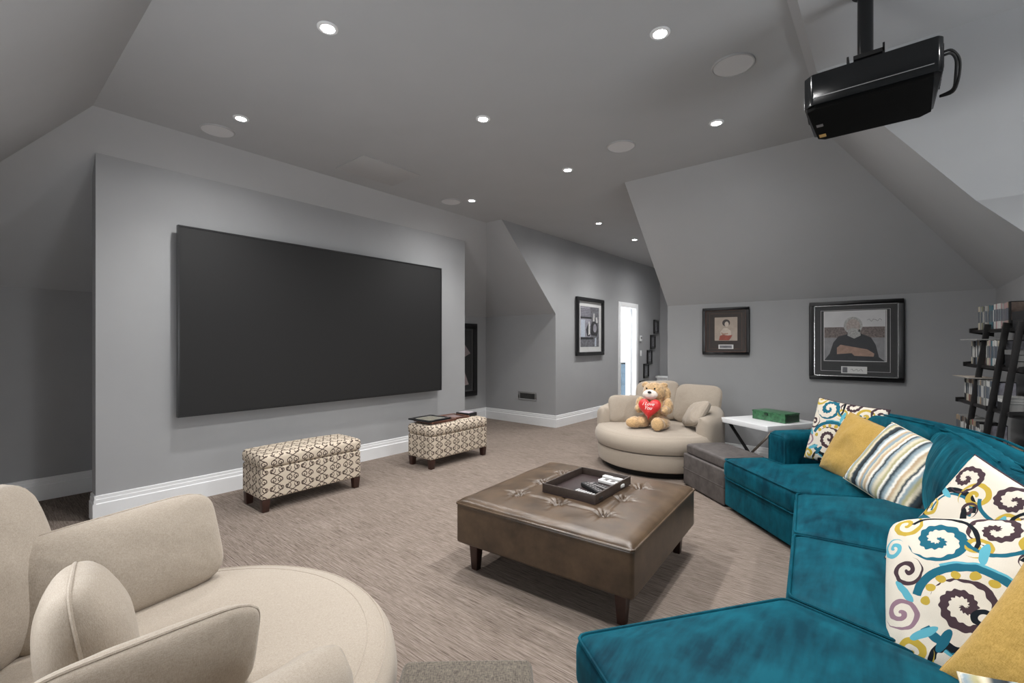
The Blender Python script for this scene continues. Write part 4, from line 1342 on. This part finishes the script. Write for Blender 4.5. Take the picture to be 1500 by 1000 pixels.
# loose back cushions
def FB(i, d): return Fp[i] + mit[i] * (d + BACKD * (DSC[i] - 1))
for i in range(3):
    A0, A1 = FB(i, b0 - .20), FB(i + 1, b0 - .20)
    if i == 0: A0 = A0 + e0 * (ARMW + .0)
    if i == 3: A1 = A1 + e4 * (ARMW + .0)
    B0, B1 = FB(i, b0 - .015), FB(i + 1, b0 - .015)
    if i == 0: B0 = B0 + e0 * ARMW
    if i == 3: B1 = B1 + e4 * ARMW
    V, F = soft_box((2, 2, 2), .32, 6, (16, 6, 10))
    n = segn[i]
    out = []
    for x, y, z in V:
        u = (x + 1) / 2 * .97 + .015; v = (y + 1) / 2; w2 = (z + 1) / 2
        f = A0 * (1 - u) + A1 * u; bk = B0 * (1 - u) + B1 * u
        zz = .425 + (.835 - .425) * w2 + .014 * math.sin(u * PI) * max(0, z)
        puff = .05 * math.cos(x * PI / 2) * math.cos(z * PI / 2) * (1 if y < 0 else 0)
        lean = .085 * (w2 - .5)
        q = f * (1 - v) + bk * v - n * puff + n * min(lean, .05) * (1 - v)
        if y < 0 or z > .6:
            q = q - n * .007 * math.sin(u * 47 + w2 * 5 + 2 * mnoise.noise(Vector((u * 6, w2 * 3, i)))) * (.3 + .7 * w2)
        out.append((*LP(q), zz))
    cu = Geo().add(out, F)
    o = cu.build('back_cushion', M['velvetfold'], sofa, uv='box', auto=70)
    pts = []
    for k in range(25):
        u = .05 + .90 * k / 24
        f = A0 * (1 - u) + A1 * u; bk = B0 * (1 - u) + B1 * u
        q = f * .62 + bk * .38
        pts.append((*LP(q + n * .03), .843 + .014 * math.sin(u * PI)))
    Geo().tube(pts, .0055, 6).build('piping', VEL, o)
for p in (FP(0, .1) + e0 * .08, FP(2, .1), FP(4, .1) + e4 * .08, FP(0, .84) + e0 * .08, FP(4, .60) + e4 * .08, FP(2, .84)):
    Geo().lathe([(0, 0), (.022, 0), (.028, .036), (0, .036)], 16, (*LP(p), 0)).build('foot', M['darkwood'], sofa)

# throw pillows on the sofa
GT = 'throw pillows on the teal sofa'
pillow('scroll-print pillow at the far sofa arm behind the mustard pillow', M['floral'], .47, .47, .15, (-.25, 4.03, .68), (-.42, -.86, .28), N=44, roll=-4, seed=11, group=GT)
pillow('mustard pillow between the scroll-print and striped pillows', M['mustard'], .43, .43, .19, (-.14, 3.80, .61), (-.55, -.76, .36), roll=-14, seed=12, group=GT, wr=.016, pinch=.02)
pillow('striped pillow leaning in front of the mustard pillow at the far corner', M['stripe'], .48, .45, .19, (.055, 3.49, .60), (-.50, -.68, .52), roll=-17, seed=13, group=GT, wr=.014, pinch=.03)
pillow('large scroll-print pillow with its corner up against the middle back cushion', M['floral2'], .53, .53, .18, (.275, 2.25, .605), (-.62, -.65, .40), N=48, roll=-19, seed=14, group=GT)
pillow('large scroll-print pillow directly behind the near mustard pillow', M['floral'], .57, .56, .24, (.262, 1.97, .545), (-.36, -.66, .65), N=48, roll=20, seed=15, group=GT, wr=.009, pinch=-.14)
pillow('mustard pillow nearest the lower right corner', M['mustard'], .48, .46, .18, (.41, 1.70, .56), (-.32, -.70, .60), roll=-14, seed=16, group=GT, wr=.008)
pillow('striped pillow at the very bottom right corner', M['stripe'], .44, .42, .14, (.36, 1.35, .495), (-.20, -.45, .86), roll=26, seed=17, group=GT)

# ------------------------------------------------------------------ leaning ladder bookcase
BA = math.atan2(.173, .985)          # turn of the case: its length runs along local +Y, its front is local -X
BN = Vector((.585, 4.30))
bk = thing('ladder_bookcase', 'black leaning ladder bookcase full of cases by the right wall', 'bookcase', (BN.x, BN.y, 0), BA)
def bx_(z): return -.13 * (1.45 - z)          # lean of the ladder rails
YU = [.545, .28, -.015, -.21]
for y in YU[1:]:
    Geo().bar((bx_(0) - .012, y, 0), (bx_(1.47) - .012, y, 1.47), .019, .032, up=(1, 0, 0)).build('upright', M['blackwood'], bk, bevel=.003)
SZ = [(1.435, .010), (1.185, .012), (.915, .020), (.635, .025), (.36, .03), (.09, .03)]
SDEP = .128
for z, pr in SZ:
    xf = bx_(z) - pr
    for y0, y1, dx in ((.0, YU[0] + .03, 0), (-.30, -.012, .012)):
        sh_ = Geo().box(xf + dx, SDEP - .02, y0, y1, z - .020, z).build('shelf', M['blackwood'], bk, bevel=.002)
        for yy in (y0, y1 - .014):
            V = [(xf + dx - .012, yy, z - .020), (SDEP - .02, yy, z - .05), (SDEP - .02, yy, z + .03), (xf + dx - .012, yy, z + .012)]
            V += [(x, y + .014, zz) for x, y, zz in V]
            Geo().add(V, [(0, 1, 2, 3), (7, 6, 5, 4), (0, 4, 5, 1), (1, 5, 6, 2), (2, 6, 7, 3), (3, 7, 4, 0)]).build('side_board', M['blackwood'], sh_)
def BW(x, y, z):
    c_, s_ = math.cos(BA), math.sin(BA)
    return (BN.x + x * c_ - y * s_, BN.y + x * s_ + y * c_, z)
spine_cols = [('pale grey', (.42, .42, .40)), ('cream', (.55, .50, .40)), ('black', (.02, .02, .022)), ('grey', (.18, .18, .18)), ('dusty pink', (.42, .28, .28)), ('teal', (.05, .17, .22)),
              ('olive', (.22, .22, .12)), ('white', (.62, .62, .60)), ('brown', (.14, .09, .06)), ('slate', (.10, .12, .15)), ('red', (.28, .05, .05)), ('tan', (.35, .26, .17))]
SM = {n: simple('spine_' + n.replace(' ', '_'), c, .45, var=.25, nscale=60) for n, c in spine_cols}
ORD = ['first', 'second', 'third', 'fourth', 'fifth', 'sixth', 'seventh', 'eighth', 'ninth', 'tenth', 'eleventh', 'twelfth', 'thirteenth', 'fourteenth', 'fifteenth', 'sixteenth', 'seventeenth', 'eighteenth',
       'nineteenth', 'twentieth', 'twenty-first', 'twenty-second', 'twenty-third', 'twenty-fourth', 'twenty-fifth', 'twenty-sixth', 'twenty-seventh', 'twenty-eighth']
CASE = {}
PAGE = simple('case_edge', (.30, .30, .29), .5)
COVER = simple('case_cover', (.16, .12, .10), .35, var=.9, nscale=14)


def case(mn, w, h, d, label, loc, group):
    """one disc case / book standing with its spine to -X: case body, spine strip and label band"""
    t = thing('disc_case', label, 'case', loc, 0, group)
    key = mn
    if key not in CASE:
        a = Geo().box(.004, 1, -.5, .5, 0, 1).build('case_body', M['black_matte'] if mn in ('black', 'grey') else PAGE)
        b2 = Geo().box(0, .006, -.5, .5, 0, 1).build('spine', SM[mn])
        c2 = Geo().box(-.004, 0, -.42, .42, .30, .78).build('spine_print', SM['white' if mn in ('black', 'slate', 'grey', 'brown', 'red') else 'slate'])
        CASE[key] = (a, b2, c2); objs = CASE[key]
    else:
        objs = []
        for q in CASE[key]:
            c2 = q.copy(); COL.objects.link(c2); objs.append(c2)
    for q in objs: q.parent = t; q.scale = (d, w, h)
    return t


rnd = random.Random(5)
names = [n for n, c in spine_cols]
tier_pal = [['cream', 'pale grey', 'olive', 'grey', 'pale grey', 'tan', 'teal', 'teal', 'slate', 'white', 'dusty pink', 'white', 'dusty pink', 'pale grey', 'dusty pink', 'white'],
            ['grey', 'black', 'slate', 'black', 'grey', 'pale grey', 'dusty pink', 'grey', 'cream', 'dusty pink', 'white', 'white', 'pale grey', 'cream'],
            ['black', 'cream', 'red', 'brown', 'tan', 'black', 'pale grey', 'tan', 'grey', 'pale grey', 'white', 'slate'],
            ['tan', 'black', 'brown', 'cream', 'red', 'tan', 'black', 'pale grey']]
tier_name = ['top', 'second', 'third', 'fourth']
for ti in range(4):
    z, pr = SZ[ti]
    y = .535; k = 0
    xs = bx_(z) - pr + .022
    while y > .045 and k < 28:
        w = rnd.uniform(.019, .027); h = rnd.choice((.160, .166, .168, .172)) if ti else rnd.choice((.166, .170, .170))
        pal = tier_pal[ti]; mn = pal[min(len(pal) - 1, int((.535 - y) / .49 * len(pal)))]
        if rnd.random() < .15: mn = rnd.choice(names)
        t = case(mn, w * .94, h, .105, '%s-spined disc case, %s from the back-wall end of the %s bookcase shelf' % (mn, ORD[k], tier_name[ti]), BW(xs + rnd.uniform(0, .006), y - w / 2, z + .0005), 'disc cases on the %s bookcase shelf' % tier_name[ti])
        t.rotation_euler = (0, 0, BA)
        y -= w; k += 1
    t = thing('boxed_set', 'boxed set with printed cover at the near end of the %s bookcase shelf' % tier_name[ti], 'case', BW(xs, y - .022, z + .0005), BA, None)
    Geo().box(0, .105, -.016, .016, 0, .172).build('box', M['black_matte'], t, bevel=.002)
    Geo().box(.004, .101, -.0172, -.0158, .05 if ti == 0 else .01, .166).build('cover_print', COVER if ti == 0 else (P_GREY if ti == 1 else P_LILAC), t)
for ti, lab in ((1, 'grey magazine lying flat on the cases of the second bookcase shelf'), (2, 'cream booklet lying flat on the cases of the third bookcase shelf')):
    z, pr = SZ[ti]
    t = thing('magazine', lab, 'magazine', BW(bx_(z) - pr + .05, .40, z + .1735), BA + .03)
    Geo().box(-.085, .06, -.16, .13, 0, .006).build('pages', PAGE, t)
    Geo().box(-.087, .062, -.162, .132, .006, .008).build('cover', P_LIGHT if ti == 1 else P_CREAM, t)
# stacks in the nearer bay
for ti, items in ((0, [('black', .05), ('black', .05)]), (1, [('black', .04), ('black', .04), ('grey', .03)]), (2, [('black', .05), ('white', .02), ('pale grey', .018)]), (3, [('red', .03), ('tan', .02)])):
    z, pr = SZ[ti]; zz = z + .0005
    for k, (mn, hh) in enumerate(items):
        t = thing('book', '%s book lying flat, %s up in the near bay of the %s bookcase shelf' % (mn, ORD[k], tier_name[ti]), 'book', BW(bx_(z) + .065, -.115, zz), BA + rnd.uniform(-.04, .04), 'flat books in the near bookcase bay')
        Geo().box(-.05, .05, -.075, .075, .002, hh - .002).build('pages', PAGE, t)
        Geo().box(-.053, .052, -.077, .077, 0, .002).box(-.053, .052, -.077, .077, hh - .002, hh).box(-.055, -.051, -.077, .077, 0, hh).build('cover', SM[mn], t)
        zz += hh + .0005
